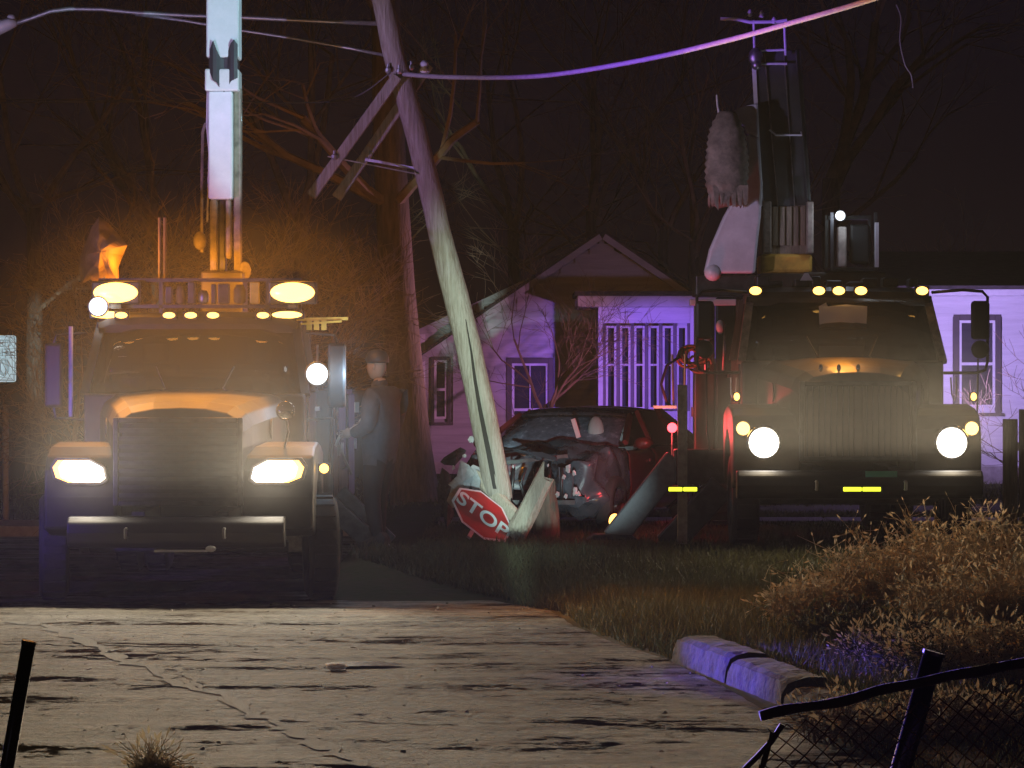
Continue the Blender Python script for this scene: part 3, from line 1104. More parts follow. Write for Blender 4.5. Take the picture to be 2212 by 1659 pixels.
def base_truck(name, loc, label, cfg):
    t = thing(name, loc, label, 'truck', 'utility trucks at the broken pole')
    paint = cfg['paint']
    # ---- bonnet
    secs = []
    for y, w, z1 in ((-.06, .56, 1.70), (.0, .60, 1.80), (.25, .66, 1.86), (.8, .76, 1.91), (1.40, .92, 1.97)):
        secs.append([(-w, y, .95), (-w, y, z1 - .20), (-w + .05, y, z1 - .09), (-w + .16, y, z1 - .02), (-w * .4, y, z1 + .02), (0, y, z1 + .03),
                     (w * .4, y, z1 + .02), (w - .16, y, z1 - .02), (w - .05, y, z1 - .09), (w, y, z1 - .20), (w, y, .95)])
    hood = MB().loft(secs).build('hood', paint, t, smooth=False, bevel=.015)
    for s in (-1, 1):
        MB().lathe([(.02, 0), (.10, .005), (.10, .02), (.02, .02)], (0, 0, 0), 'x', 16).move(lambda p, s=s: Vector((s * (.775 + abs(p.x)) + 0, .95 + p.y * 1.2, 1.62 + p.z * 1.1))).build('hood_vent', 'plastic_black', hood)
    # ---- fenders with wheel arches
    poly = [(-.02, .70), (-.04, 1.0), (.0, 1.25), (.10, 1.38), (.35, 1.46), (.8, 1.50), (1.2, 1.46), (1.48, 1.40), (1.48, .72)]
    for k in range(11):
        a = math.pi * k / 10
        poly.append((.88 + .56 * math.cos(a), .62 + .60 * math.sin(a)))
    for s in (-1, 1):
        x0, x1 = (.58, cfg['hw']) if s > 0 else (-cfg['hw'], -.58)
        MB().prism(poly, x0, x1, 'x').build('fender', cfg.get('fender', paint), t, bevel=.05)
    # ---- grille: frame, centre bar and bars one by one
    gr = MB()
    gr.box(-.60, -.55, -.10, -.045, .92, 1.74).box(.55, .60, -.10, -.045, .92, 1.74).box(-.55, .55, -.10, -.045, 1.69, 1.74).box(-.55, .55, -.10, -.045, .92, .97)
    grille = gr.build('grille', cfg['grille'], t, bevel=.01)
    MB().box(-.55, .55, -.055, -.045, .97, 1.69).build('grille_mesh', 'plastic_black', grille)
    if cfg['bars'] == 'v':
        MB().box(-.05, .05, -.115, -.06, .97, 1.69).build('grille_divider', 'truck_body', grille, bevel=.01)
        me = MB().box(-.006, .006, -.085, -.06, .97, 1.69).mesh('grille_bar', 'dark_steel')
        for k in range(18):
            x = -.52 + 1.04 * k / 17
            if abs(x) > .06:
                share('grille_bar', me, grille, (x, 0, 0))
    else:
        me = MB().box(-.55, .55, -.09, -.06, -.02, .02).mesh('grille_bar', 'dark_steel')
        for k in range(9):
            share('grille_bar', me, grille, (0, 0, 1.02 + k * .075))
    # ---- bumper
    bp = MB().prism([(-.24, .54), (-.30, .59), (-.32, .68), (-.30, .78), (-.24, .83), (-.08, .83), (-.08, .54)], -cfg.get('bumpw', cfg['hw'] - .02), cfg.get('bumpw', cfg['hw'] - .02), 'x').build('bumper', cfg['bumper'], t, bevel=.02)
    for s in (-1, 1):
        MB().tube([(s * .45, -.30, .64), (s * .45, -.38, .64), (s * .45, -.38, .72), (s * .45, -.30, .72)], .016, 6).build('tow_hook', 'steel', bp)
    # ---- cab: floor pan, doors, pillars, roof, back wall
    W = 1.10
    MB().box(-W, W, 1.42, 2.85, .72, .95).build('cab_floor', paint, t, bevel=.03)
    MB().box(-W + .02, W - .02, 1.40, 1.62, .951, 1.96).build('cowl', paint, t, bevel=.03)
    MB().box(-W + .06, W - .06, 1.63, 1.88, 1.5, 1.92).build('dashboard', 'plastic_black', t, bevel=.04)
    for s in (-1, 1):
        d = MB().box(min(s * W, s * (W - .06)), max(s * W, s * (W - .06)), 1.64, 2.80, .96, 1.98).build('door', paint, t, bevel=.02)
        MB().box(s * (W + .02) - .02, s * (W + .02) + .02, 2.55, 2.72, 1.78, 1.82).build('handle', 'steel', d)
        fr = MB()
        def zx(z): return s * (W - .02 - (z - 1.98) * .17)
        fr.bar((zx(1.98), 2.78, 1.97), (zx(2.64), 2.76, 2.64), .08, .07)
        fr.build('rear_pillar', paint, t)
        MB().bar((s * (W - .02), 1.46, 1.94), (s * (W - .14), 1.84, 2.64), .085, .08).build('windscreen_pillar', cfg.get('pillar', paint), t)
        g_ = MB().add([(s * (W - .03), 1.52, 1.985), (s * (W - .03), 2.74, 1.985), (s * (W - .14), 2.72, 2.6), (s * (W - .14), 1.86, 2.6)], [(0, 1, 2, 3)])
        g_.build('side_window', 'cab_glass', t)
    MB().box(-W + .02, W - .02, 2.81, 2.85, .951, 2.02).build('back_wall', paint, t)
    bw = MB()
    bw.box(-W + .06, -.5, 2.79, 2.84, 2.021, 2.64).box(.5, W - .06, 2.79, 2.84, 2.021, 2.64).box(-.5, .5, 2.79, 2.84, 2.021, 2.16).box(-.5, .5, 2.79, 2.84, 2.54, 2.64)
    bw.build('back_window_frame', paint, t)
    MB().box(-.5, .5, 2.81, 2.82, 2.16, 2.54).build('back_window', 'cab_glass', t)
    rf = []
    for y, z, w in ((1.72, 2.63, .97), (1.74, 2.70, .98), (1.95, 2.755, .95), (2.6, 2.76, .95), (2.86, 2.70, .98), (2.88, 2.62, .98)):
        rf.append([(-w, y, 2.60), (-w, y, z - .05), (-w + .10, y, z), (0, y, z + .015), (w - .10, y, z), (w, y, z - .05), (w, y, 2.60)])
    MB().loft(rf).build('cab_roof', paint, t, bevel=.01)
    MB().bar((-W + .1, 1.80, 2.605), (W - .1, 1.80, 2.605), .10, .06).build('windscreen_header', paint, t)
    # windscreen: curved sheet
    ws = []
    for k in range(13):
        u = -1 + 2 * k / 12
        bow = .10 * (1 - u * u)
        ws.append([(u * (W - .07), 1.475 - bow, 1.95), (u * (W - .18), 1.835 - bow, 2.615), (u * (W - .18), 1.843 - bow, 2.615), (u * (W - .07), 1.483 - bow, 1.95)])
    MB().loft(ws).build('windscreen', 'cab_glass', t, smooth=True)
    for s in (-1, 1):
        MB().tube([(s * .35, 1.34, 1.965), (s * .28, 1.355, 2.01), (-s * .12 + s * .5, 1.47, 2.22)], .008, 5).build('wiper', 'plastic_black', t)
        st = MB().box(s * .52 - .24, s * .52 + .24, 2.20, 2.62, 1.3, 1.5).box(s * .52 - .24, s * .52 + .24, 2.60, 2.76, 1.5, 2.25)
        st.box(s * .52 - .13, s * .52 + .13, 2.62, 2.72, 2.27, 2.46)
        st.build('seat', 'seat_cloth', t, bevel=.04)
    ring = [(.52 + .22 * math.cos(a), 1.98 + .06 * math.sin(a), 1.86 + .19 * math.sin(a)) for a in [2 * math.pi * k / 20 for k in range(21)]]
    MB().tube(ring, .016, 6).build('steering_wheel', 'plastic_black', t)
    # ---- chassis, wheels, steps, tanks
    MB().box(-.45, -.33, .1, 7.4, .62, .86).box(.33, .45, .1, 7.4, .62, .86).box(-.33, .33, .2, .3, .62, .8).box(-.33, .33, 3, 3.1, .62, .8).box(-.33, .33, 7.2, 7.35, .62, .8).build('chassis', 'dark_steel', t)
    MB().tube([(-.95, .9, .5), (.95, .9, .5)], .06, 8).build('front_axle', 'dark_steel', t)
    MB().tube([(-1.1, 5.3, .5), (1.1, 5.3, .5)], .08, 8).build('rear_axle', 'dark_steel', t)
    for s in (-1, 1):
        wheel(t, s * cfg.get('fw', cfg['hw'] - .17), .75 if 'fw' in cfg else .9, .5, .28, cfg.get('steer', 0))
        wheel(t, s * .78, 5.3, .5, .26)
        wheel(t, s * 1.08, 5.3, .5, .26)
        MB().box(s * .95 - .2, s * .95 + .2, 1.62, 2.7, .40, .69).build('step_box', 'steel', t, bevel=.02)
    # ---- service body with compartment doors
    B = cfg['bw']
    MB().box(-B, B, 3.05, 7.4, .87, 1.12).build('deck', 'dark_steel', t)
    for s in (-1, 1):
        for k, (a, b) in enumerate(((3.05, 3.95), (3.97, 4.65), (5.95, 7.38))):
            c = MB().box(s * (B - .20) - .18, s * (B - .20) + .18, a, b, .70 if k != 9 else 1.1, 2.0).build('tool_bin', paint, t, bevel=.02)
            dr = MB().box(s * (B - .005) - .015, s * (B - .005) + .015, a + .05, b - .05, .78, 1.94).build('bin_door', paint, c, bevel=.01)
            MB().box(s * (B + .02) - .015, s * (B + .02) + .015, b - .2, b - .1, 1.3, 1.42).build('handle', 'steel', dr)
        MB().box(s * (B - .20) - .18, s * (B - .20) + .18, 4.67, 5.93, 1.12, 2.0).build('tool_bin', paint, t, bevel=.02)
    return t


def round_lamp(parent, name, c, r, material, depth=.05, bezel='steel', flat=1.0):
    o = MB().lathe([(r * 1.18, depth), (r * 1.22, 0), (r * 1.12, -.012), (r * 1.02, -.008), (r * 1.0, depth)], (0, 0, 0), 'y', 20, closed=True).build(name, bezel, parent, smooth=True, loc=c)
    MB().lathe([(r * .02, -.045), (r * .45, -.038), (r * .8, -.022), (r * 1.0, 0), (r * 1.0, depth)], (0, 0, 0), 'y', 20).build('lens', material, o, smooth=True)
    return o


def marker_lamp(parent, c, w=.11, h=.05, material='lens_amber', power=0, col=(1, .45, .08)):
    o = MB().box(-w / 2 - .012, w / 2 + .012, 0, .05, -h / 2 - .012, h / 2 + .005).build('marker_lamp', 'plastic_black', parent, loc=c, bevel=.005)
    MB().ball((0, 0, 0), (w / 2, .035, h / 2), 12, 8).build('lens', material, o, smooth=True)
    return o


def headlamp_light(parent, loc, power, col, gain=1.0, stray=0.65):
    ld = bpy.data.lights.new('headlamp_beam', 'SPOT')
    ld.energy = power
    ld.color = col
    ld.shadow_soft_size = .07
    ld.spot_size = R(165)
    ld.spot_blend = 0.5
    beam_nodes(ld, gain, stray)
    o = bpy.data.objects.new('headlamp_beam', ld)
    COL.objects.link(o)
    o.parent = parent
    o.location = loc
    o.rotation_euler = (R(90), 0, R(180))      # looks along world -Y, local +Y up
    return o


AMB = (1.0, 0.34, 0.025)
# ------------------------------------------------------------------ the left truck
LX, LY = -3.09, 29.0
lt = base_truck('utility_truck', (LX, LY, 0.0), 'dark utility truck with white mast and two large amber beacons, at left',
                dict(paint='truck_dark', hw=1.25, grille='dark_steel', bars='h', bumper='plastic_black', bw=1.25, steer=R(9), fender='truck_dark', fw=1.27, bumpw=1.0))
def lxz(vx, vy, dy):
    q = P(vx, vy, LY + dy)
    return (q.x - LX, dy, q.z)
for s in (-1, 1):      # wide headlamps
    c = Vector((s * .92, -.02, 1.24))
    hl = MB()
    pts = [(-.25, -.07), (-.20, -.11), (.10, -.11), (.22, -.06), (.25, .04), (.20, .11), (-.08, .11), (-.22, .04)]
    if s > 0:
        pts = [(-u, v) for u, v in pts][::-1]
    pts = [(-u, v) for u, v in pts][::-1]
    hb = MB().prism([(u * 1.1, v * 1.18) for u, v in pts], -.03, .06, 'y').build('headlamp', 'dark_steel', lt, loc=c, bevel=.01)
    inner = [(u * .86 - s * .030, v * .90) for u, v in pts]
    MB().prism([(u * .97, v * .93) for u, v in pts], -.045, -.031, 'y').build('lens_cover', 'lens_amber', hb)
    MB().prism(inner, -.06, -.046, 'y').build('lens', 'lens_white', hb)
    headlamp_light(hb, (-s * .05, -.14, 0), 6800, (1, .86, .62), stray=.24)
marker_lamp(lt, lxz(700, 1012, .35), .09, .09, 'lens_amber', 2.0)
for vx in (365, 412, 460, 568):
    marker_lamp(lt, lxz(vx, 681, 1.70), .12, .06, 'lens_amber', .8)
marker_lamp(lt, lxz(262, 681, 1.70), .12, .06, 'lens_amber', .8)
# rack above the cab with its beacons
rack = MB()
for z in (2.80, 3.06):
    rack.box(-1.0, 1.0, 1.9, 1.95, z, z + .035)
for x in (-1.0, -.4, .65, .97):
    rack.box(x, x + .035, 1.9, 1.95, 2.74, 3.06)
rk = rack.build('roof_rack', 'dark_steel', lt)
rr = random.Random(3)
xk = -.33
while xk < .6:
    w = rr.uniform(.05, .13)
    h = rr.uniform(.12, .22)
    if rr.random() < .5:
        MB().box(xk, xk + w, 1.82, 1.9, 2.84, 2.84 + h).build('rack_box', rr.choice(['tarp_tan', 'yellow_paint', 'dark_steel']), rk, bevel=.012)
    else:
        MB().lathe([(w * .3, 0), (w * .5, .02), (w * .5, h * .7), (w * .3, h)], (xk + w / 2, 1.86, 2.84), 'z', 10).build('rack_bottle', rr.choice(['tarp_pale', 'tarp_tan', 'steel']), rk, smooth=True)
    xk += w + rr.uniform(.015, .05)
for vx, s in ((250, -1), (632, 1)):
    x, y, z = lxz(vx, 632, 1.80)
    bc = MB().box(-.24, .24, 0, .08, -.115, .115).build('beacon', 'plastic_black', lt, loc=(x, y, z), bevel=.02)
    MB().box(-.05, .05, .02, .07, -.16, -.11).build('bracket', 'dark_steel', bc)
    MB().ball((0, -.01, 0), (.22, .06, .10), 16, 10).build('lens', 'lens_amber_strong', bc, smooth=True)
    lamp('beacon_light', 'SPOT', bc, (0, -.16, .06), 1500, AMB, target=(x + LX, LY - 8, z + 3.2), size=172, blend=.3, radius=.10)
    lamp('beacon_light', 'SPOT', bc, (0, .25, .10), 650, AMB, target=((-6.3 if s < 0 else -3.9), LY + 14, 3.6), size=(90 if s < 0 else 60), blend=.8, radius=.10, squeeze=(1, .5))
    lamp('beacon_light', 'POINT', bc, (0, .34, .30), 45, AMB, radius=.10)
    # low second row of the beacon bar
    x2, y2, z2 = lxz(vx + (-20 if s < 0 else -12), 680, 1.75)
    b2 = MB().box(-.17, .17, 0, .06, -.04, .04).build('beacon', 'plastic_black', lt, loc=(x2, y2, z2), bevel=.01)
    MB().ball((0, 0, 0), (.15, .04, .035), 14, 8).build('lens', 'lens_amber_strong', b2, smooth=True)
# white work lamps: roof corner and mirror arm
wl1 = round_lamp(lt, 'work_lamp', lxz(212, 662, 1.55), .085, 'lens_cool')
lamp('work_light', 'SPOT', wl1, (0, -.08, 0), 30, (.85, .93, 1), target=(-3.5, 10, 1.0), size=120, blend=.8, radius=.06)
wl2 = round_lamp(lt, 'work_lamp', lxz(685, 808, 1.15), .10, 'lens_cool')
lamp('work_light', 'SPOT', wl2, (0, -.08, 0), 1900, (.38, .72, 1), target=(-.6, 25.0, 0.0), size=36, blend=.9, radius=.06)
lamp('work_glow', 'POINT', wl2, (.30, .30, .0), 50, (.5, .75, 1), radius=.06)
MB().tube([lxz(685, 790, 1.17), lxz(686, 745, 1.2)], .012, 6).build('lamp_aerial', 'steel', lt)
# mirror stalks and arms
MB().tube([lxz(153, 900, 1.30), lxz(153, 705, 1.30)], .022, 8).build('marker_rod', 'boom_white', lt, smooth=True)
for s in (-1, 1):
    br = MB().tube([(s * 1.08, 1.6, 2.55), (s * 1.36, 1.5, 2.53), (s * 1.38, 1.5, 2.45)], .016, 6).tube([(s * 1.08, 1.6, 1.70), (s * 1.36, 1.5, 1.72), (s * 1.38, 1.5, 1.82)], .016, 6).build('mirror_bracket', 'dark_steel', lt)
    MB().box(s * 1.38 - .09, s * 1.38 + .09, 1.46, 1.53, 1.82, 2.45).build('mirror', 'plastic_black', lt, bevel=.03)
MB().bar(lxz(640, 690, 1.9), lxz(752, 688, 1.9), .03, .04).bar(lxz(650, 700, 1.88), lxz(738, 694, 1.88), .02, .03).build('grab_rail', 'yellow_paint', lt)
for k in range(3):
    MB().box(0, .05, 0, .04, -.05, .05).build('rail_clip', 'yellow_paint', lt, loc=lxz(662 + k * 16, 702, 1.87))
# bonnet mirror on the near fender, as in the lit dome
MB().tube([(.95, .35, 1.45), (1.0, .2, 1.60), (.98, .12, 1.78)], .012, 6).build('fender_mirror_arm', 'steel', lt)
MB().ball((.98, .10, 1.80), (.09, .04, .09), 14, 8).build('fender_mirror', 'chrome', lt, smooth=True)
MB().bar((-.19, -.36, .52), (.30, -.36, .52), .02, .025).ball((.33, -.37, .54), (.05, .02, .03), 8, 6).build('tow_bar', 'boom_white', lt)
# ---- mast: telescoping box boom standing behind the cab
def bxz(vx, vy): return lxz(vx, vy, 4.0)
def mast_box(x0, x1, y0v, y1v, dep, name, m, off=0.0, bev=.02):
    a = bxz(x0, y1v); b = bxz(x1, y0v)
    return MB().box(a[0], b[0], 4.0 - dep + off, 4.0 + dep + off, a[2], b[2]).build(name, m, lt, bevel=bev)
mast_box(449, 519, -260, 128, .19, 'mast_upper', 'boom_white')
mast_box(446, 519, 152, 200, .20, 'mast_collar', 'truck_white')
mast_box(453, 515, 125, 160, .15, 'mast_gap', 'dark_steel')
# torn sleeve hanging in the gap
sl = []
for k in range(9):
    u = k / 8
    zt = bxz(0, (110, 92, 112, 128, 130, 118, 98, 90, 100)[k])[2]
    zb = bxz(0, (160, 178, 182, 196, 202, 196, 180, 176, 172)[k])[2]
    x = bxz(457 + 60 * u, 0)[0]
    y = 3.80 - .03 * math.sin(u * 9)
    sl.append([(x, y, zb), (x, y, zt), (x, y + .015, zt), (x, y + .015, zb)])
MB().loft(sl).build('torn_sleeve', 'tarp_dark', lt)
mast_box(453, 505, 200, 432, .17, 'mast_lower', 'boom_white')
mast_box(505.5, 521, 190, 600, .10, 'mast_guide', 'tarp_pale', .05)
mast_box(454, 470, 430, 605, .07, 'hydraulic_ram', 'tarp_pale', bev=.03)
mast_box(488, 500, 430, 560, .07, 'hydraulic_ram', 'tarp_pale', bev=.03)
mast_box(471, 487, 430, 605, .09, 'mast_core', 'dark_steel', .1)
mast_box(440, 530, 588, 760, .30, 'mast_turret', 'truck_body')
MB().tube([bxz(449, 175), bxz(447, 270), bxz(452, 330), bxz(448, 480)], .012, 6).build('hydraulic_hose', 'boom_white', lt)
MB().tube([bxz(444, 266), bxz(438, 285), bxz(436, 400), bxz(436, 545)], .017, 6).build('hydraulic_hose', 'tarp_pale', lt)
MB().tube([bxz(519, 196), bxz(518, 240), bxz(521, 262)], .012, 6).build('hydraulic_hose', 'boom_white', lt)
for v_ in ((432, 520), (528, 585)):
    MB().ball(bxz(*v_), (.07, .07, .10), 10, 8).build('hose_reel', 'tarp_pale', lt, smooth=True)
for vx in (345, 356):
    MB().tube([lxz(vx, 606, 2.2), lxz(vx, 470, 2.2)], .018, 6).build('rack_rod', 'tarp_tan', lt)
# crumpled tan tarp tied behind the left beacon
tx, ty, tz = lxz(222, 545, 2.3)
out_ = [(186, 520), (198, 490), (215, 468), (232, 480), (246, 496), (262, 514), (276, 530), (264, 552), (256, 578), (258, 612), (236, 604), (214, 616), (196, 604), (178, 612), (170, 586), (172, 556)]
ol = [Vector((lxz(u_, v_, 2.3)[0] - tx, 0, lxz(u_, v_, 2.3)[2] - tz)) for u_, v_ in out_]
no_ = len(ol)
secs = []
for k in range(9):
    s_ = k / 8
    ring = []
    for i_, p_ in enumerate(ol):
        q_ = p_ * max(s_, .03)
        a_ = math.atan2(p_.z, p_.x)
        fold = .045 * math.sin(a_ * 5 + s_ * 3) * s_ + .03 * noise.noise(Vector((q_.x * 9, s_ * 2, q_.z * 9)))
        ring.append((q_.x, -.20 * (1 - s_ * s_) + fold, q_.z))
    secs.append(ring)
front_ = MB().loft(secs, cap=False)
nv_ = len(front_.v)
front_.add([(x_, y_ + .025, z_) for x_, y_, z_ in front_.v[:nv_]], front_.f[:])
for i_ in range(no_):
    a_, b_ = 8 * no_ + i_, 8 * no_ + (i_ + 1) % no_
    front_.f.append((a_, b_, b_ + nv_, a_ + nv_))
front_.build('tied_tarp', 'tarp_tan', lt, loc=(tx, ty, tz))
MB().bar((tx, 2.3, 2.0), (tx, 2.3, tz - .1), .06, .06).build('tarp_post', 'dark_steel', lt)
# ---- covered side load and outrigger on the near side
def sxz(vx, vy, dy=3.6): return lxz(vx, vy, dy)
MB().tube([sxz(727, 860, 3.3), sxz(727, 930, 3.3), sxz(730, 960, 3.3)], .016, 6).build('strap_rail', 'chrome', lt)
MB().tube([sxz(730, 955, 3.3), sxz(748, 1000, 3.3), sxz(760, 1025, 3.3)], .016, 6).build('strap_rail', 'steel', lt)
og = MB().bar(sxz(705, 1085, 3.2), sxz(868, 1228, 3.2), .20, .16).build('outrigger_beam', 'dark_steel', lt, bevel=.015)
MB().bar(sxz(735, 1060, 3.5), sxz(845, 1170, 3.5), .14, .12).build('outrigger_brace', 'dark_steel', lt, bevel=.015)
q = sxz(868, 1250, 3.35)
MB().prism([(-.3, .0), (.3, .0), (.24, .07), (-.24, .07)], -.22, .22, 'y').build('outrigger_foot', 'dark_steel', lt, loc=(q[0], 3.35, .015), bevel=.01)

# ------------------------------------------------------------------ the right truck
RX, RY, RZ = 3.535, 32.0, 0.34
rt = base_truck('utility_truck', (RX, RY, RZ), 'utility truck with raised grey boom and five roof lamps, at right',
                dict(paint='truck_body', hw=1.27, grille='dark_steel', bars='v', bumper='truck_dark', bw=1.25, fender='truck_body', pillar='tarp_pale'))
def rxz(vx, vy, dy):
    q = P(vx, vy, RY + dy)
    return (q.x - RX, dy, q.z - RZ)
for s in (-1, 1):
    hb = round_lamp(rt, 'headlamp', (s * .96, -.06, 1.11), .15, 'lens_white', bezel='chrome')
    headlamp_light(hb, (0, -.14, 0), 1900, (1, .80, .52), stray=.9)
    tl = round_lamp(rt, 'turn_lamp', (s * 1.17, -.02, 1.255), .065, 'lens_amber_strong')
    marker_lamp(rt, (s * 1.22, .18, 1.58), .06, .08, 'lens_amber', .6)
    # west-coast mirrors on tube brackets
    x = s * 1.475
    br = MB().tube([(s * 1.0, 1.75, 2.70), (s * 1.30, 1.55, 2.72), (s * 1.50, 1.45, 2.70), (s * 1.555, 1.45, 2.64), (s * 1.555, 1.45, 1.95), (s * 1.53, 1.45, 1.86), (s * 1.44, 1.45, 1.83), (s * 1.08, 1.6, 1.83)], .017, 7)
    br.tube([(x - s * .02, 1.46, 1.98), (x - s * .03, 1.47, 1.2), (x - s * .06, 1.5, 1.0)], .010, 6)
    br.build('mirror_bracket', 'plastic_black', rt, smooth=True)
    MB().box(x - .10, x + .10, 1.40, 1.47, 2.185, 2.60).build('mirror', 'plastic_black', rt, bevel=.035)
    MB().ball((x, 1.43, 2.08), (.10, .05, .10), 14, 8).build('convex_mirror', 'plastic_black', rt, smooth=True)
    MB().tube([(s * 1.14, 1.30, 1.78), (s * 1.15, 1.28, 1.6), (s * 1.17, 1.26, 1.52), (s * 1.20, 1.28, 1.6), (s * 1.2, 1.3, 1.78)], .010, 6).build('grab_handle', 'steel', rt)
for vx in (1632, 1769, 1812, 1860, 1992):
    mk = marker_lamp(rt, rxz(vx, 628, 1.70), .13, .09, 'lens_amber')
    if vx == 1812:
        lamp('marker_light', 'SPOT', mk, (0, -.16, .0), 70, AMB, target=(RX, RY - 2, RZ + .5), size=130, blend=.8, radius=.06)
for vx in (1773, 1812, 1854):
    MB().ball((0, 0, 0), (.022, .02, .04), 8, 6).build('hood_ornament', 'chrome', rt, loc=rxz(vx, 795, .05), smooth=True)
# sheet added for the lit wall seen through the rear window
a, b = rxz(1770, 712, 1.60), rxz(1872, 662, 1.74)
MB().add([(a[0], 1.58, a[2]), (b[0] - .02, 1.58, a[2]), (b[0], 1.68, b[2] - .0), (b[0] - .22, 1.70, b[2] + .02), (a[0] + .1, 1.69, b[2]), (a[0] + .08, 1.68, b[2] + .04), (a[0], 1.66, b[2])], [(0, 1, 2, 3, 4, 5, 6)]).build('wall_view_sheet', 'paper', rt)
# yellow marker strips
for c, w in ((rxz(1862, 1057, -.36), .38), (rxz(1475, 1057, 1.0), .30)):
    o = MB().box(-w / 2 - .02, w / 2 + .02, .0, .03, -.035, .035).build('marker_strip', 'plastic_black', rt, loc=c)
    MB().box(-w / 2, -.006, -.012, 0, -.02, .022).box(.006, w / 2, -.012, 0, -.02, .022).build('lens', 'lens_yellow', o, bevel=.008)
c = rxz(1475, 1057, 1.0)
MB().box(c[0] - .05, c[0] + .05, 1.035, 1.12, .02, 1.7).build('marker_post', 'steel', rt)
# tow plate, green light put into its colour
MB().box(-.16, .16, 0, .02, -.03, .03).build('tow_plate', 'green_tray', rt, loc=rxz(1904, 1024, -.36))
# brush guard and clutter along the roof
rr = random.Random(8)
for k in range(9):
    x = -.8 + 1.6 * k / 8 + rr.uniform(-.05, .05)
    h = rr.uniform(.05, .13)
    MB().box(x - rr.uniform(.04, .12), x + rr.uniform(.04, .12), 2.0, 2.3, 2.765, 2.765 + h).build('roof_box', 'dark_steel', rt, bevel=.02)
MB().prism([(-.07, 0), (.07, 0), (.02, .08), (-.02, .08)], 0, .03, 'y').build('warning_plate', 'truck_white', rt, loc=rxz(1742, 606, 2.0))
# ---- turret, boom, knuckle arm
D = 3.1
def r3(vx, vy, dy=D): return rxz(vx, vy, dy)
a, b = r3(1640, 590), r3(1757, 435)
tz0 = 1.12
MB().box(a[0], b[0], 3.05, 3.75, tz0, a[2]).build('turret', 'truck_body', rt, bevel=.03)
MB().box(a[0] + .02, b[0] - .01, 3.1, 3.7, a[2], r3(0, 548)[2]).build('turret_head', 'yellow_paint', rt, bevel=.04)
cheeks = [r3(1645, 520), r3(1662, 437), r3(1742, 437), r3(1752, 520)]
MB().box(r3(1648, 0)[0], r3(1666, 0)[0], 3.06, 3.6, r3(0, 548)[2], b[2]).build('turret_cheek', 'tarp_pale', rt, bevel=.015)
MB().box(r3(1742, 0)[0], r3(1757, 0)[0], 3.06, 3.6, r3(0, 548)[2], b[2]).build('turret_cheek', 'tarp_pale', rt, bevel=.015)
MB().box(r3(1666, 0)[0], r3(1742, 0)[0], 3.16, 3.5, r3(0, 548)[2], b[2] - .03).build('turret_plate', 'fence_wood', rt)
for k in range(5):
    x0 = r3(1670 + k * 15, 0)[0]
    MB().box(x0, x0 + .055, 3.13, 3.158, r3(0, 530)[2], r3(0, 446)[2]).build('turret_slat', 'fence_wood', rt, bevel=.005)
bp0, bp1 = Vector(r3(1700, 445)), Vector(r3(1682, 108))
bm_ = MB().bar(bp0 + Vector((0, .25, 0)), bp1 + Vector((0, .25, 0)), .56, .42, .52, .40).build('boom', 'boom_grey', rt, bevel=.02)
for f0, f1, wd, m in ((-.285, -.285, .045, 'boom_white'), (-.10, -.16, .012, 'steel'), (.09, .06, .012, 'steel'), (.24, .20, .010, 'boom_grey')):
    MB().bar(bp0 + Vector((f0, .035, 0)), bp1 + Vector((f1, .035, 0)), wd, .03).build('boom_edge', m, bm_)
q = Vector(r3(1695, 292, 3.08))
MB().tube([q + Vector((-.17, 0, .06)), q + Vector((-.10, -.02, 0)), q + Vector((.19, -.02, .0)), q + Vector((.19, .1, .05))], .012, 6).build('boom_rung', 'boom_white', bm_)
tp_ = MB()
for v0, v1 in (((1630, 130), (1628, 44)), ((1697, 120), (1694, 50)), ((1632, 110), (1698, 108)), ((1636, 138), (1700, 138))):
    tp_.tube([r3(*v0, 3.05), r3(*v1, 3.05)], .014, 6)
tp_.build('boom_tip_frame', 'boom_white', rt)
MB().tube([r3(1556, 40, 3.05), r3(1590, 41, 3.05), r3(1620, 48, 3.05), r3(1680, 47, 3.05), r3(1700, 44, 3.05)], .020, 8).build('tip_arm', 'boom_white', rt)
MB().ball(r3(1632, 122, 3.0), (.08, .06, .10), 10, 8).ball(r3(1634, 140, 3.0), (.06, .06, .06), 10, 8).build('tip_sheave', 'steel', rt, smooth=True)
for vx, vy in ((1620, 36), (1645, 38), (1672, 52)):
    MB().lathe([(.012, 0), (.03, .01), (.018, .03), (.03, .045), (.018, .065), (.01, .08)], r3(vx, vy, 3.05), 'z', 8).build('insulator', 'insulator', rt, smooth=True)
# knuckle arm: pale tapered lower boom and elbow
ka = MB()
kp = [(1518, 592), (1530, 540), (1560, 470), (1588, 420), (1606, 395), (1612, 330), (1612, 292), (1636, 300), (1644, 400), (1640, 470), (1632, 540), (1628, 592)]
ka.prism([(r3(x, y)[0], r3(x, y)[2]) for x, y in kp], 2.85, 3.03, 'y').build('knuckle_arm', 'boom_white', rt, bevel=.03)
el = [(1556, 262), (1575, 246), (1600, 234), (1634, 226), (1636, 300), (1612, 292), (1606, 274), (1588, 270), (1570, 280)]
MB().prism([(r3(x, y)[0], r3(x, y)[2]) for x, y in el], 2.87, 3.01, 'y').build('knuckle_elbow', 'boom_white', rt, bevel=.02)
MB().box(*[sorted((r3(1562, 0)[0], r3(1584, 0)[0]))[i] for i in (0, 1)], 2.83, 2.87, r3(0, 274)[2], r3(0, 256)[2]).build('elbow_pin', 'dark_steel', rt)
MB().ball(r3(1540, 588, 2.9), (.10, .10, .10), 12, 8).build('arm_cradle', 'truck_white', rt, smooth=True)
MB().box(r3(1500, 0)[0], r3(1640, 0)[0], 2.9, 3.6, r3(0, 640)[2], r3(0, 596)[2]).build('cradle_beam', 'dark_steel', rt, bevel=.02)
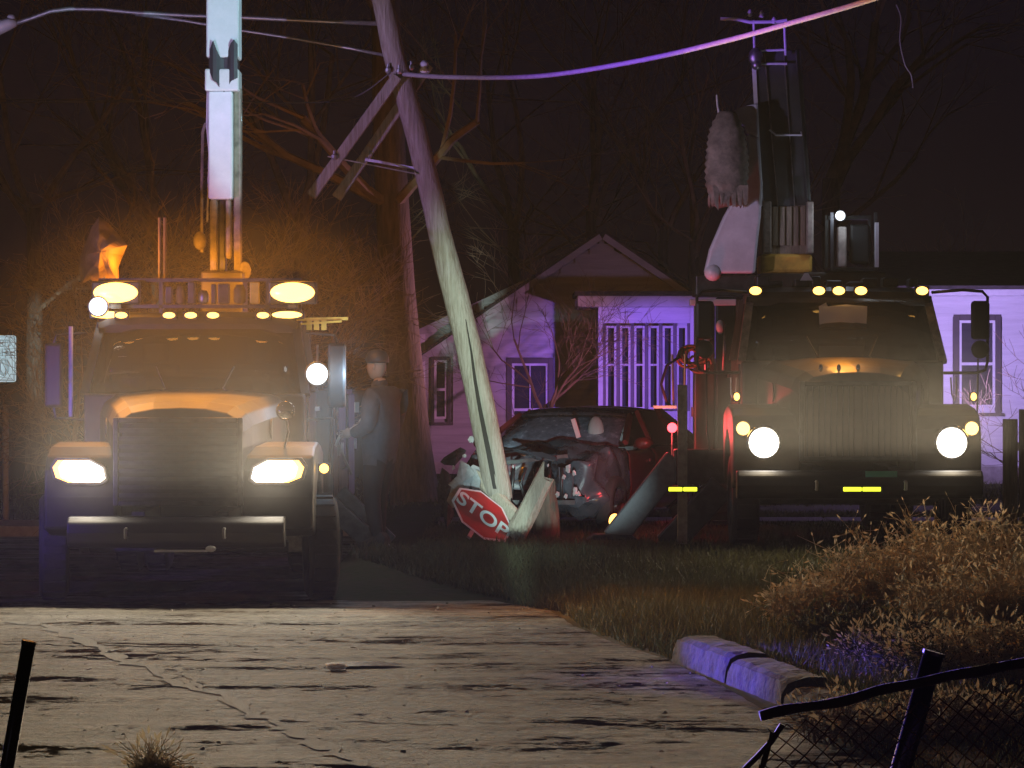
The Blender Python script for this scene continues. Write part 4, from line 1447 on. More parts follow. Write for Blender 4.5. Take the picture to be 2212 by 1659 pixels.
# ribbed tarp wrapped round the bucket
cx, cz0, cz1 = r3(1565, 0)[0], r3(0, 442)[2], r3(0, 248)[2]
secs = []
nr = 26
for k in range(nr + 1):
    t = k / nr
    base = .10 + .14 * math.sin(math.pi * min(1, .18 + t * .85)) ** .6 if t > .12 else .20 + .02 * t
    rib = .010 * (1 if k % 2 else -1)
    ring = []
    for j in range(24):
        a_ = 2 * math.pi * j / 24
        rr_ = (base + rib) * (1 + .07 * noise.noise(Vector((math.cos(a_) * 1.5, math.sin(a_) * 1.5, t * 3))))
        dz = (.07 * math.sin(j * 2.1) if t < .05 else 0)
        ring.append((cx + rr_ * math.cos(a_), 2.94 + rr_ * math.sin(a_) - .25, cz0 + (cz1 - cz0) * t + dz))
    secs.append(ring)
MB().loft(secs).build('wrapped_bucket', 'tarp_pale', rt, smooth=True)
rr = random.Random(6)
for k in range(6):
    x0 = cx - .17 + k * .065
    MB().add([(x0, 2.5, cz0 + .18), (x0 + .07, 2.5, cz0 + .18), (x0 + .05 + rr.uniform(-.02, .02), 2.5 - .02, cz0 - rr.uniform(.02, .12)), (x0 + .02, 2.5 - .01, cz0 - rr.uniform(-.02, .08))], [(0, 1, 2, 3)]).build('tarp_flap', 'tarp_pale', rt)
MB().tube([r3(1556, 262, 2.95), r3(1550, 230, 2.95), r3(1548, 205, 2.95)], .012, 6).build('tie_rope', 'boom_white', rt)
# operator's station with its lamp
st = MB()
o0, o1 = r3(1792, 578), r3(1893, 460)
st.box(o0[0], o1[0], 3.0, 3.7, o0[2] - .04, o0[2])
for x in (o0[0], o1[0] - .035):
    st.box(x, x + .035, 3.0, 3.035, o0[2], o1[2]).box(x, x + .035, 3.6, 3.635, o0[2], o1[2])
st.box(o0[0] + .02, o1[0] - .02, 3.6, 3.64, o1[2] - .05, o1[2])
st.build('operator_frame', 'dark_steel', rt)
MB().box(o1[0] - .03, o1[0] + .012, 2.96, 3.0, o0[2], o0[2] + .5).build('station_post', 'boom_white', rt)
MB().box(o0[0] + .25, o0[0] + .48, 3.3, 3.36, o0[2] + .05, o0[2] + .50).build('operator_seat', 'plastic_black', rt, bevel=.03)
MB().box(o0[0] + .09, o0[0] + .19, 3.05, 3.2, o0[2], r3(0, 490)[2]).build('control_console', 'tarp_pale', rt, bevel=.02)
MB().box(o0[0] - .3, o1[0] + .1, 3.05, 3.65, 1.12, o0[2] - .05).build('station_pedestal', 'truck_body', rt, bevel=.02)
wl3 = round_lamp(rt, 'work_lamp', r3(1815, 466, 2.98), .05, 'lens_cool')
lamp('work_light', 'POINT', wl3, (0, -.09, 0), 6, (.7, .8, 1), radius=.04)
# ---- upright locker, poles and hoses on the picture-left side
def q3(vx, vy, dy=2.9): return rxz(vx, vy, dy)
a, b = q3(1500, 1120), q3(1590, 640)
MB().box(a[0], q3(1545, 0)[0], 2.95, 3.05, .75, q3(0, 655)[2]).build('locker_panel', 'truck_body', rt, bevel=.02)
MB().box(q3(1545, 0)[0] + .01, b[0], 2.92, 3.04, .75, q3(0, 642)[2]).build('locker_panel', 'truck_dark', rt, bevel=.02)
MB().box(a[0] - .05, b[0], 2.86, 3.04, q3(0, 660)[2], q3(0, 646)[2]).build('locker_top', 'truck_white', rt, bevel=.01)
MB().tube([q3(1527, 668, 2.85), q3(1527, 800, 2.85)], .030, 8).build('upright_pole', 'boom_white', rt, smooth=True)
MB().tube([q3(1566, 700, 2.85), q3(1562, 800, 2.85)], .014, 8).build('upright_pole', 'steel', rt, smooth=True)
MB().ball(q3(1556, 706, 2.85), (.05, .04, .08), 10, 8).ball(q3(1520, 708, 2.85), (.04, .04, .05), 10, 8).build('pole_clamp', 'boom_white', rt, smooth=True)
rr = random.Random(4)
cm = MB()
for k in range(7):
    c = q3(1500 + rr.uniform(-14, 14), 775 + rr.uniform(-12, 16), 2.8)
    ring = [(c[0] + .13 * math.cos(t), c[1] + .03 * math.sin(3 * t + k), c[2] + .10 * math.sin(t)) for t in [2 * math.pi * i / 14 for i in range(15)]]
    cm.tube(ring, .016, 5)
cm.build('coiled_hose', 'tarp_tan', rt, smooth=True)
MB().tube([q3(1470, 770, 2.75), q3(1440, 790, 2.75), q3(1428, 830, 2.75), q3(1440, 868, 2.75), q3(1452, 880, 2.75)], .018, 6).build('hydraulic_hose', 'plastic_black', rt, smooth=True)
MB().tube([q3(1452, 600 + 165, 2.75), q3(1455, 880, 2.75)], .014, 6).tube([q3(1480, 765, 2.75), q3(1478, 905, 2.75)], .014, 6).build('side_rail', 'steel', rt)
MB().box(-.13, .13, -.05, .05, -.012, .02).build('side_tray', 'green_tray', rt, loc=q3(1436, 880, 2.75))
c = q3(1452, 924, 2.6)
ml = MB().tube([(0, 0, -.04), (0, 0, -.35)], .012, 6).build('side_lamp', 'steel', rt, loc=c)
MB().ball((0, 0, 0), .055, 12, 8).build('lens', 'lens_red', ml, smooth=True)
lamp('side_light', 'POINT', ml, (-.09, -.06, 0), 60, (1, .06, .07), radius=.04)
MB().box(c[0] - .02, q3(1505, 0)[0] + .02, 2.58, 2.96, c[2] - .42, c[2] - .36).build('lamp_arm', 'dark_steel', rt)
# ---- outriggers
oa = MB().bar(rxz(1462, 992, 2.0), rxz(1325, 1165, 2.0), .27, .18).build('outrigger_beam', 'outrigger_grey', rt, bevel=.02)
q = rxz(1322, 1172, 2.0)
MB().prism([(-.28, 0), (.28, 0), (.2, .06), (-.2, .06)], -.2, .2, 'y').build('outrigger_foot', 'dark_steel', rt, loc=(q[0], 2.0, .02), bevel=.01)
MB().bar(rxz(1560, 1050, 1.9), rxz(1440, 1180, 1.9), .30, .16).build('outrigger_beam', 'dark_steel', rt, bevel=.02)
MB().box(rxz(1455, 0, 2.0)[0], -1.2, 1.9, 2.15, .62, 1.0).build('outrigger_housing', 'dark_steel', rt, bevel=.02)

# ================================================================== THE BROKEN POLE
PYD = 34.6
pole = thing('utility_pole', P(1078, 1072, PYD), 'broken wooden utility pole leaning over the wrecked car', 'utility pole')
def pp(vx, vy, Y=PYD): return P(vx, vy, Y) - pole.location
cl = [(1078, 1072), (1062, 990), (1040, 880), (1012, 750), (985, 640), (960, 545), (937, 445), (915, 350), (893, 262), (868, 180), (846, 95), (826, 0), (806, -110), (790, -220)]
rd = [.155, .155, .150, .145, .138, .13, .126, .124, .122, .12, .118, .116, .114, .11]
pts = [pp(*c) for c in cl]
fp, fr_ = [], []
for i in range(len(pts) - 1):
    for k in range(5):
        fp.append(pts[i].lerp(pts[i + 1], k / 5)); fr_.append(rd[i] + (rd[i + 1] - rd[i]) * k / 5)
fp.append(pts[-1]); fr_.append(rd[-1])
sh = MB().tube(fp, fr_, 20)
# a drying split runs down the face, the end is torn to a slanting point
def split(p):
    n = noise.noise(p * 2.1) * .012 + noise.noise(Vector((p.x * 9, p.y * 9, p.z * 1.2))) * .007
    q = p + Vector((n, n, 0))
    return q
sh.move(split)
n = 20
for k in range(n):        # torn end: right side reaches lowest
    v = Vector(sh.v[k]); sh.v[k] = tuple(v + Vector((0.0, 0, -.06 + .55 * (pts[0].x + .155 - v.x) * .5 + random.uniform(-.05, .05))))
shaft = sh.build('shaft', 'pole_wood', pole, smooth=True)
sp = MB()
seam = [(1010, 690), (1022, 760), (1030, 820), (1040, 880), (1052, 940), (1064, 1000), (1074, 1056)]
for i, (vx, vy) in enumerate(seam):
    w = (.004, .012, .018, .022, .026, .030, .026)[i]
    q = pp(vx - 4, vy, PYD - .158)
    sp.v += [tuple(q + Vector((-w, 0, 0))), tuple(q + Vector((w, 0, 0)))]
sp.f = [(2 * i, 2 * i + 1, 2 * i + 3, 2 * i + 2) for i in range(len(seam) - 1)]
sp.build('split', 'crack_dark', pole)
# torn slivers at the foot
rr = random.Random(2)
for k in range(7):
    a = pp(1056 + k * 7, 1035 + k * 3, PYD - .12 + .02 * k)
    b = a + Vector((.02 + rr.uniform(-.03, .05), rr.uniform(-.04, .04), -.2 - rr.uniform(0, .12)))
    MB().bar(a, b, .035, .03, .006, .006).build('splinter', 'raw_wood', pole)
# paired crossarms hang askew, joined by flat braces
MB().bar(pp(858, 165, PYD - .19), pp(672, 424, PYD - .32), .115, .10).build('crossarm', 'pole_wood', pole, bevel=.01)
MB().bar(pp(926, 140, PYD + .22), pp(727, 428, PYD + .22), .115, .10).build('crossarm', 'pole_wood', pole, bevel=.01)
MB().bar(pp(708, 338, PYD - .30), pp(900, 376, PYD - .13), .012, .032).build('crossarm_brace', 'galvanised', pole)
MB().bar(pp(790, 345, PYD + .16), pp(898, 364, PYD - .02), .03, .05).build('crossarm_brace', 'galvanised', pole)
for vx, vy, yy in ((862, 160, -.27), (888, 152, .0), (838, 158, -.15), (722, 345, -.36)):
    MB().lathe([(.02, 0), (.035, .02), (.035, .05), (.015, .06), (.015, .1)], pp(vx, vy, PYD + yy), 'z', 8).build('bolt', 'galvanised', pole)
MB().lathe([(.025, 0), (.055, .03), (.03, .06), (.055, .10), (.02, .14)], pp(916, 158, PYD + .05), 'z', 10).build('insulator', 'insulator', pole, smooth=True)

# stump still in the ground, two loose torn timbers
def stump_or_timber(name, label, p0, p1, w0, w1, m, seed, cat='timber'):
    rr = random.Random(seed)
    t = MB()
    p0, p1 = Vector(p0), Vector(p1)
    secs = []
    d = (p1 - p0).normalized()
    s = d.cross(Vector((0, 1, 0))).normalized()
    u = s.cross(d)
    for k in range(13):
        c = p0.lerp(p1, k / 12)
        w = (w0 + (w1 - w0) * k / 12) / 2
        ring = []
        for j in range(10):
            a = 2 * math.pi * j / 10
            r = w * (1 + .22 * noise.noise(Vector((math.cos(a) * 1.5, math.sin(a) * 1.5, k * .18 + seed))))
            jag = d * (rr.uniform(-.22, .13) if k == 12 else (rr.uniform(-.03, .03) if k == 0 else 0))
            ring.append(c + s * r * math.cos(a) + u * r * math.sin(a) * .8 + jag)
        secs.append(ring)
    o = t.loft(secs).build(name, m)
    # origin at the base
    o.data.transform(Matrix.Translation(-p0))
    o.location = p0
    return tag(o, label, cat)
stump_or_timber('pole_stump', 'splintered dark stump of the pole standing in the grass', P(1182, 1178, 34.9), P(1178, 1040, 34.9), .33, .26, 'bark', 3, 'stump')
stump_or_timber('broken_timber', 'pale torn timber leaning in a V right of the stop sign', P(1108, 1166, 34.2), P(1182, 1022, 34.2), .26, .20, 'raw_wood', 5)
stump_or_timber('broken_timber', 'greenish torn timber slanting down behind the stop sign', P(1124, 1128, 34.35), P(1042, 1036, 34.6), .17, .15, 'raw_wood', 7)

# street lamp arm on the pole
arm0 = P(806, 50, PYD)
slamp = thing('street_lamp', arm0, 'long curved street lamp arm reaching left from the leaning pole', 'street lamp')
def sl_(vx, vy, Y=PYD): return P(vx, vy, Y) - arm0
MB().tube([sl_(824, 51), sl_(700, 46), sl_(530, 38), sl_(400, 33), sl_(290, 27), sl_(220, 20), sl_(150, 19), sl_(110, 24), sl_(60, 42), sl_(28, 52)], .026, 10).build('arm', 'galvanised', slamp, smooth=True)
MB().tube([sl_(838, 121), sl_(760, 105), sl_(640, 84), sl_(530, 67), sl_(400, 45), sl_(292, 31)], .018, 8).build('brace', 'galvanised', slamp, smooth=True)
hd = MB()
secs = []
for k, (vx, vy, w, h) in enumerate(((36, 49, .05, .04), (20, 52, .11, .07), (-10, 62, .15, .09), (-50, 76, .17, .10), (-90, 90, .13, .08), (-110, 96, .05, .04))):
    c = sl_(vx, vy)
    secs.append([c + Vector((0, w * math.cos(a), h * math.sin(a))) for a in [2 * math.pi * i / 14 for i in range(14)]])
hd.loft(secs).build('lamp_head', 'truck_white', slamp, smooth=True)
MB().ball(sl_(24, 40), (.05, .05, .05), 10, 6).build('photocell', 'lens_off', slamp, smooth=True)
MB().ball(sl_(-40, 92), (.20, .13, .08), 14, 8).build('lens', 'lens_off', slamp, smooth=True)

# ------------------------------------------------------------------ wires
def wire(name, label, vpts, r, m, cat='wire', n=8):
    pts = [P(*v) for v in vpts]
    # smooth by Catmull-Rom
    out = []
    for i in range(len(pts) - 1):
        p0 = pts[max(0, i - 1)]; p1 = pts[i]; p2 = pts[i + 1]; p3 = pts[min(len(pts) - 1, i + 2)]
        for k in range(10):
            t = k / 10
            out.append(0.5 * ((2 * p1) + (p2 - p0) * t + (2 * p0 - 5 * p1 + 4 * p2 - p3) * t * t + (3 * p1 - p0 - 3 * p2 + p3) * t ** 3))
    out.append(pts[-1])
    o = MB().tube(out, r, n).build(name, m, smooth=True)
    o.data.transform(Matrix.Translation(-out[0])); o.location = out[0]
    return tag(o, label, cat)
wire('overhead_cable', 'thick violet lit cable sagging from the leaning pole to upper right',
     [(872, 160, 34.4), (960, 166, 33.9), (1100, 167, 33.1), (1220, 158, 32.4), (1400, 127, 31.2), (1560, 90, 30.2), (1700, 52, 29.3), (1885, -2, 28.2), (2100, -75, 27), (2450, -220, 25)], .026, 'cable')
wire('thin_wire', 'thin slack wire running left from the pole top to the mast', [(842, 158, 34.5), (760, 212, 35), (640, 222, 36), (530, 220, 37), (300, 218, 38), (-80, 214, 40)], .008, 'thin_wire')
wire('dangling_wire', 'thin broken wire dangling in the dark at upper right', [(1936, 10, 40), (1946, 40, 40), (1944, 90, 40), (1955, 140, 40), (1968, 162, 40), (1972, 190, 40)], .008, 'insulator')
wire('dangling_wire', 'thin straight wire high above at upper left beside the mast', [(-60, 222, 44), (200, 221, 44), (440, 219, 44), (700, 216, 44), (840, 140, 44), (900, -20, 44)], .007, 'thin_wire')

# ------------------------------------------------------------------ text
def text_mesh(body, size, material, name, extrude=.002, bold=.0):
    cu = bpy.data.curves.new(name, 'FONT')
    cu.body = body
    cu.size = size
    cu.align_x = 'CENTER'
    cu.align_y = 'CENTER'
    cu.extrude = extrude
    cu.offset = bold
    tmp = bpy.data.objects.new(name, cu)
    COL.objects.link(tmp)
    bpy.context.view_layer.update()
    me = bpy.data.meshes.new_from_object(tmp)
    bpy.data.objects.remove(tmp)
    me.materials.clear()
    me.materials.append(MATS[material])
    me.name = name
    return me

# stop sign knocked flat against the debris
sc_ = P(1042, 1112, 34.05)
stop = thing('stop_sign', sc_, 'red stop sign knocked down and tilted below the pole', 'sign')
u = Vector((math.cos(R(38)), .06, -math.sin(R(38)))).normalized()
v0 = Vector((math.sin(R(38)) * .50, .866, math.cos(R(38)) * .50))
v_ = (v0 - u * u.dot(v0)).normalized()
nrm = u.cross(v_)
Mx = Matrix((u, v_, nrm)).transposed()
stop.rotation_euler = Mx.to_euler()
def octa(r, z0, z1):
    return MB().prism([(r * math.cos(R(22.5 + 45 * k)), r * math.sin(R(22.5 + 45 * k))) for k in range(8)], z0, z1, 'z')
octa(.40, -.004, 0).build('backing', 'sign_white', stop)
octa(.368, .001, .004).build('face', 'sign_red', stop)
o = share('lettering', text_mesh('STOP', .33, 'sign_white', 'lettering', .001, .006), stop, (0, -.01, .0065))
o.scale = (.86, 1.05, 1)
MB().bar((0, -.5, -.02), (0, .1, -.02), .045, .03).build('sign_post', 'galvanised', stop)

# speed limit sign at the far left, cut by the picture's edge
sx, sy = (35 - 1106) * 51 / FOCAL - .305, 51.0
spd = thing('speed_sign', (sx, sy, ground_z(sx, sy)), 'white speed limit sign on a post at the far left edge', 'sign')
zc = CAM_H - (775 - 829.5) * 51 / FOCAL - ground_z(sx, sy)
def rrect(w, h, r):
    out = []
    for cx_, cy_, a0 in ((w - r, h - r, 0), (-w + r, h - r, 90), (-w + r, -h + r, 180), (w - r, -h + r, 270)):
        out += [(cx_ + r * math.cos(R(a0 + k * 30)), cy_ + r * math.sin(R(a0 + k * 30))) for k in range(4)]
    return out
MB().prism([(x, z + zc) for x, z in rrect(.305, .38, .04)], -.004, 0, 'y').build('panel', 'sign_white', spd)
bd = MB()
for x0, x1, z0, z1 in ((-.285, .285, .355, .363), (-.285, .285, -.363, -.355), (-.285, -.277, -.354, .354), (.277, .285, -.354, .354)):
    bd.box(x0, x1, -.0065, -.0045, z0 + zc, z1 + zc)
bd.build('border', 'sign_black', spd)
for body, size, dz in (('SPEED', .17, .245), ('LIMIT', .17, .10), ('30', .40, -.15)):
    o = share('lettering', text_mesh(body, size, 'sign_black', 'lettering', .0008, .004), spd, (0, -.0062, zc + dz), (R(90), 0, 0))
MB().box(-.03, .03, .002, .04, -.1, zc + .36).build('post', 'galvanised', spd)
stp = thing('marker_post', (P(5, 1092, 44.0).x - .0, 44.3, .1), 'pale slim post at the far left edge below the speed sign', 'post')
MB().tube([(0, 0, 0), (0, 0, 1.65)], .045, 10).build('shaft', 'boom_white', stp, smooth=True)
MB().tube([(0, 0, 1.66), (0, 0, 1.69)], .05, 10).build('cap', 'dark_steel', stp)

# ================================================================== CARS
SECT = [(0, .60, .36, .60), (.08, .74, .26, .68), (.25, .84, .21, .76), (.7, .895, .20, .86), (1.28, .91, .20, .95), (2.3, .92, .20, .97), (3.2, .915, .20, .99),
        (3.9, .90, .21, 1.02), (4.35, .84, .25, 1.0), (4.55, .74, .33, .92), (4.62, .6, .42, .82)]
def sect_at(y):
    for a, b in zip(SECT, SECT[1:]):
        if y <= b[0]:
            t = (y - a[0]) / (b[0] - a[0])
            return [a[i] + (b[i] - a[i]) * t for i in (1, 2, 3)]
    return list(SECT[-1][1:])
def car_slice(y0, y1, fn=None, step=.09):
    n = max(2, int((y1 - y0) / step))
    secs = []
    for i in range(n + 1):
        y = y0 + (y1 - y0) * i / n
        w, zb, zt = sect_at(y)
        zs = zt - .10            # shoulder
        ring = []
        base = [(-w * .86, zb), (-w, zb + .12), (-w * 1.0, (zb + zs) * .5), (-w * .985, zs), (-w * .93, zs + .07), (-w * .7, zt - .005), (-w * .35, zt + .012), (0, zt + .016)]
        base = base + [(-x, z) for x, z in base[-2::-1]]
        base += [(w * .5, zb), (0, zb), (-w * .5, zb)]
        for k in range(len(base)):
            a, b = base[k], base[(k + 1) % len(base)]
            for j in range(2):
                ring.append(Vector((a[0] + (b[0] - a[0]) * j / 2, y, a[1] + (b[1] - a[1]) * j / 2)))
        secs.append([fn(p) if fn else p for p in ring])
    return MB().loft(secs)
GH = [(1.20, .80, .96), (1.55, .74, 1.16), (1.95, .69, 1.36), (2.25, .67, 1.425), (2.7, .665, 1.445), (3.1, .66, 1.42), (3.5, .67, 1.30), (3.9, .71, 1.12), (4.15, .74, 1.02)]
def gh_at(y):
    for a, b in zip(GH, GH[1:]):
        if y <= b[0]:
            t = (y - a[0]) / (b[0] - a[0])
            return a[1] + (b[1] - a[1]) * t, a[2] + (b[2] - a[2]) * t
    return GH[-1][1:]
def sedan(t, paint, fn=None, wreck=False):
    car = {}
    front = 'car_black' if wreck else paint
    screen = 'crazed_glass' if wreck else 'car_glass'
    MB_ = car_slice
    MB_(.0, 1.26, fn, .05).build('front_end', front, t, smooth=True)
    MB_(1.275, 2.30, fn).build('front_door', paint, t, smooth=True)
    MB_(2.315, 3.18, fn).build('rear_door', paint, t, smooth=True)
    MB_(3.195, 4.62, fn).build('rear_end', paint, t, smooth=True)
    # roof, pillars, glass
    rs = []
    for k in range(15):
        y = 1.98 + (3.22 - 1.98) * k / 14
        w, z = gh_at(y)
        ring = [Vector((x * w, y, z - .035 * abs(x) ** 3)) for x in (-1, -.85, -.6, -.3, 0, .3, .6, .85, 1)]
        ring += [Vector((p.x, p.y, p.z - .03)) for p in ring[::-1]]
        rs.append([fn(p) if fn else p for p in ring])
    MB().loft(rs).build('roof', front, t, smooth=True)
    def glass_strip(y0, y1, name):
        ss = []
        for k in range(9):
            y = y0 + (y1 - y0) * k / 8
            w, z = gh_at(y)
            ring = [Vector((x * w * .97, y, z - .02 - .02 * abs(x) ** 3)) for x in (-1, -.66, -.33, 0, .33, .66, 1)]
            ring += [Vector((p.x, p.y + .004, p.z - .008)) for p in ring[::-1]]
            ss.append([fn(p) if fn else p for p in ring])
        return MB().loft(ss).build(name, screen if name == 'windscreen' else 'car_glass', t, smooth=True)
    glass_strip(1.22, 1.99, 'windscreen')
    glass_strip(3.21, 4.12, 'rear_window')
    for s in (-1, 1):
        def gp(y, f):      # f 0 = sill 1 = roof
            w, z = gh_at(y)
            p = Vector((s * ((.86) * (1 - f) + w * f), y, .985 * (1 - f) + (z - .03) * f))
            return fn(p) if fn else p
        for (ya, yb, yc, yd) in ((1.36, 2.28, 2.28, 2.02), (2.36, 3.2, 3.15, 2.36)):
            MB().add([gp(ya, 0), gp(yb, 0), gp(yc, 1), gp(yd, 1)], [(0, 1, 2, 3)]).build('side_window', 'car_glass', t)
        MB().bar(gp(1.24, .0), gp(1.99, 1), .05, .06).build('windscreen_pillar', paint, t)
        MB().bar(gp(2.32, 0), gp(2.32, 1), .05, .06).build('door_pillar', paint, t)
        MB().bar(gp(4.1, 0.02), gp(3.2, 1), .07, .16).build('rear_pillar', paint, t)
        m = MB().ball((s * 1.0, 1.52, 1.02), (.11, .06, .075), 12, 8)
        m.bar((s * .88, 1.55, .99), (s * .98, 1.54, 1.0), .04, .04)
        if fn:
            m.move(fn)
        m.build('door_mirror', paint, t, smooth=True)
        for wy in (.85, 3.72):
            w = MB().lathe([(.20, -.10), (.30, -.11), (.325, -.08), (.33, 0), (.325, .08), (.30, .11), (.20, .10)], (0, 0, 0), 'x', 24, closed=True).build('wheel', 'rubber', t, smooth=True, loc=(s * .83, wy, .33))
            MB().lathe([(.0, s * .08), (.06, s * .085), (.08, s * .05), (.17, s * .06), (.20, s * .09), (.205, -s * .05)], (0, 0, 0), 'x', 20).build('rim', 'steel', w)
        for yy_ in (2.12, 3.0):
            MB().box(s * .925 - .012, s * .925 + .012, yy_ - .09, yy_ + .07, .80, .83).build('door_handle', paint, t)
        # seats
        ss_ = MB().box(s * .38 - .24, s * .38 + .24, 2.1, 2.55, .45, .62).box(s * .38 - .22, s * .38 + .22, 2.5, 2.62, .62, 1.12).ball((s * .38, 2.55, 1.22), (.13, .06, .10), 10, 8)
        ss_.build('seat', 'headrest_cloth', t, bevel=.03)
    return car

# ---- the wreck: front end driven in round the pole
WYAW = R(-20)
wx, wy = P(1118, 0, 35.3).x, 35.25
wreck = thing('wrecked_car', (wx, wy, .34), 'dark car with crushed front end behind the broken pole', 'car', rz=WYAW)
def crush(p):
    q = p.copy()
    f = max(0.0, 1 - p.y / 1.45)
    if f > 0:
        # deepest dent left of centre line, seen from the camera
        dent = math.exp(-((p.x + .18) / .42) ** 2)
        q.y += f * (.25 + .62 * dent)
        q.z += f * (.12 + .20 * noise.noise(Vector((p.x * 3, p.y * 3, p.z * 2 + 4)))) * (1 if p.z > .6 else .4)
        k = .11 * f ** .5
        q.x += k * noise.noise(Vector((p.x * 4 + 9, p.y * 5, p.z * 5))) * 1.1
        q.y += k * noise.noise(Vector((p.x * 5, p.y * 5 + 3, p.z * 6))) * 1.2
        q.z += k * noise.noise(Vector((p.x * 5, p.y * 6, p.z * 4 + 8))) * 1.1
        if p.z > .7:
            q.z += .30 * f * math.exp(-((p.y - .95) / .35) ** 2) * math.exp(-((p.x - .1) / .5) ** 2)
    else:
        q += Vector((0, 0, .012 * noise.noise(p * 3)))
    return q
sedan(wreck, 'car_paint', crush, True)
# torn front bumper skin, broken lamps, hanging trim
rr = random.Random(12)
def shard(name, c, w, h, m, seed, yaw=0.0, roll=0.0):
    r2 = random.Random(seed)
    ringp = []
    for k in range(9):
        a = 2 * math.pi * k / 9
        ringp.append((w * math.cos(a) * r2.uniform(.45, 1.15), h * math.sin(a) * r2.uniform(.45, 1.15)))
    mbx = MB()
    front = [Vector((x, .03 * r2.uniform(-1, 1), z)) for x, z in ringp]
    back = [p + Vector((0, .02, 0)) for p in front]
    cpt, cpb = Vector((0, -.05, 0)), Vector((0, -.03, 0))
    vs = front + back + [cpt, cpb]
    fs = []
    for k in range(9):
        k2 = (k + 1) % 9
        fs += [(k, k2, 18), (9 + k2, 9 + k, 19), (k, 9 + k, 9 + k2, k2)]
    mbx.add(vs, fs)
    m3 = Euler((0, roll, yaw)).to_matrix()
    mbx.move(lambda p: m3 @ p + Vector(c))
    return mbx.build(name, m, wreck)
IW = (Matrix.Translation(wreck.location) @ Matrix.Rotation(WYAW, 4, 'Z')).inverted()
def wv(vx, vy, Y): return IW @ P(vx, vy, Y)
shard('bumper_skin', wv(1000, 1040, 34.75), .16, .26, 'torn_plastic', 1, .4, .2)
shard('bumper_skin', wv(1032, 1030, 34.8), .17, .14, 'torn_plastic', 2, .2, .9)
shard('bumper_skin', wv(985, 1070, 34.8), .10, .20, 'torn_plastic', 3, .5, -.1)
shard('bumper_skin', wv(1075, 1020, 34.95), .13, .12, 'torn_plastic', 9, .3, .6)
shard('torn_trim', wv(965, 1070, 34.9), .12, .35, 'car_black', 4, .6, .05)
shard('torn_trim', wv(1160, 985, 34.9), .30, .05, 'car_black', 5, -.2, .2)
shard('torn_trim', wv(1215, 1040, 35.05), .22, .22, 'car_black', 7, -.4, .1)
shard('torn_trim', wv(985, 985, 34.9), .22, .10, 'car_black', 8, .4, -.5)
for k, (vx, vy, r) in enumerate(((1228, 1012, .05), (1240, 1022, .035), (1218, 1030, .035), (1242, 1062, .055), (1222, 1072, .03), (1205, 1068, .035), (1184, 1005, .02), (1108, 1008, .02), (985, 1040, .04), (980, 1010, .03), (1003, 985, .03), (1018, 950, .05), (1040, 948, .025), (1250, 1066, .03))):
    b = MB().ball((0, 0, 0), 1, 9, 6)
    r *= .62
    b.move(lambda p, r=r, k=k: Vector((p.x * r, p.y * r * .5, p.z * r * 1.3)) * (1 + .8 * noise.noise(p * 1.7 + Vector((k, 0, 0)))))
    b.build('broken_lamp_piece', 'broken_glass', wreck, loc=wv(vx, vy, 34.78))
# exposed radiator support and hoses
MB().bar(wv(1090, 1000, 34.95), wv(1225, 985, 35.15), .04, .05).build('radiator_support', 'dark_steel', wreck)
MB().bar(wv(1100, 1085, 34.9), wv(1240, 1085, 35.1), .05, .06).build('radiator_support', 'dark_steel', wreck)
for k in range(5):
    a = wv(1110 + k * 26, 1010, 35.0); b = wv(1105 + k * 26 + rr.uniform(-12, 12), 1080, 34.98)
    MB().tube([a, a.lerp(b, .5) + Vector((rr.uniform(-.06, .06), -.05, 0)), b], .018, 6).build('engine_hose', 'plastic_black', wreck, smooth=True)
fl = MB().ball((0, 0, 0), (.07, .04, .085), 12, 8).build('fog_lamp', 'lens_amber', wreck, smooth=True, loc=wv(1328, 1126, 34.85))
MB().bar(wv(1318, 1118, 35.0), wv(1330, 1132, 34.88), .06, .05).build('lamp_bracket', 'dark_steel', wreck)
MB().bar(wv(1238, 905, 35.55), wv(1250, 945, 35.5), .05, .02).build('pillar_glint', 'boom_white', wreck)  # white bar painting the reflection on the windscreen pillar
MB().ball(wv(1287, 930, 36.6), (.10, .06, .17), 12, 8).build('headrest', 'headrest_cloth', wreck, smooth=True)

# ------------------------------------------------------------------ the worker beside the left truck
PX, PYY = P(822, 0, 32.2).x, 32.2
man = thing('person', (PX, PYY, ground_z(PX, PYY) + .0), 'person in a dark coat and hat standing beside the left truck', 'person', rz=R(-28))
man.scale = (1.07, 1.10, 1.05)
def skin_mesh(name, joints, edges, root, mats, matfn, parent, sub=2):
    me = bpy.data.meshes.new(name)
    me.from_pydata([j[0] for j in joints], edges, [])
    o = bpy.data.objects.new(name, me)
    COL.objects.link(o)
    md = o.modifiers.new('skin', 'SKIN')
    sv = me.skin_vertices[0].data if me.skin_vertices else None
    if sv is None:
        bm = bmesh.new(); bm.from_mesh(me); bm.verts.layers.skin.verify(); bm.to_mesh(me); bm.free()
        sv = me.skin_vertices[0].data
    for i, j in enumerate(joints):
        r = j[1] if isinstance(j[1], tuple) else (j[1], j[1])
        sv[i].radius = r
        sv[i].use_root = (i == root)
    ss = o.modifiers.new('sub', 'SUBSURF'); ss.levels = sub; ss.render_levels = sub
    bpy.context.view_layer.update()
    ev = o.evaluated_get(bpy.context.evaluated_depsgraph_get())
    m2 = bpy.data.meshes.new_from_object(ev)
    bpy.data.objects.remove(o)
    m2.name = name
    m2.materials.clear()
    for m in mats:
        m2.materials.append(MATS[m])
    for p in m2.polygons:
        p.use_smooth = True
        p.material_index = matfn(p.center)
    ob = bpy.data.objects.new(name, m2)
    COL.objects.link(ob)
    ob.parent = parent
    return ob
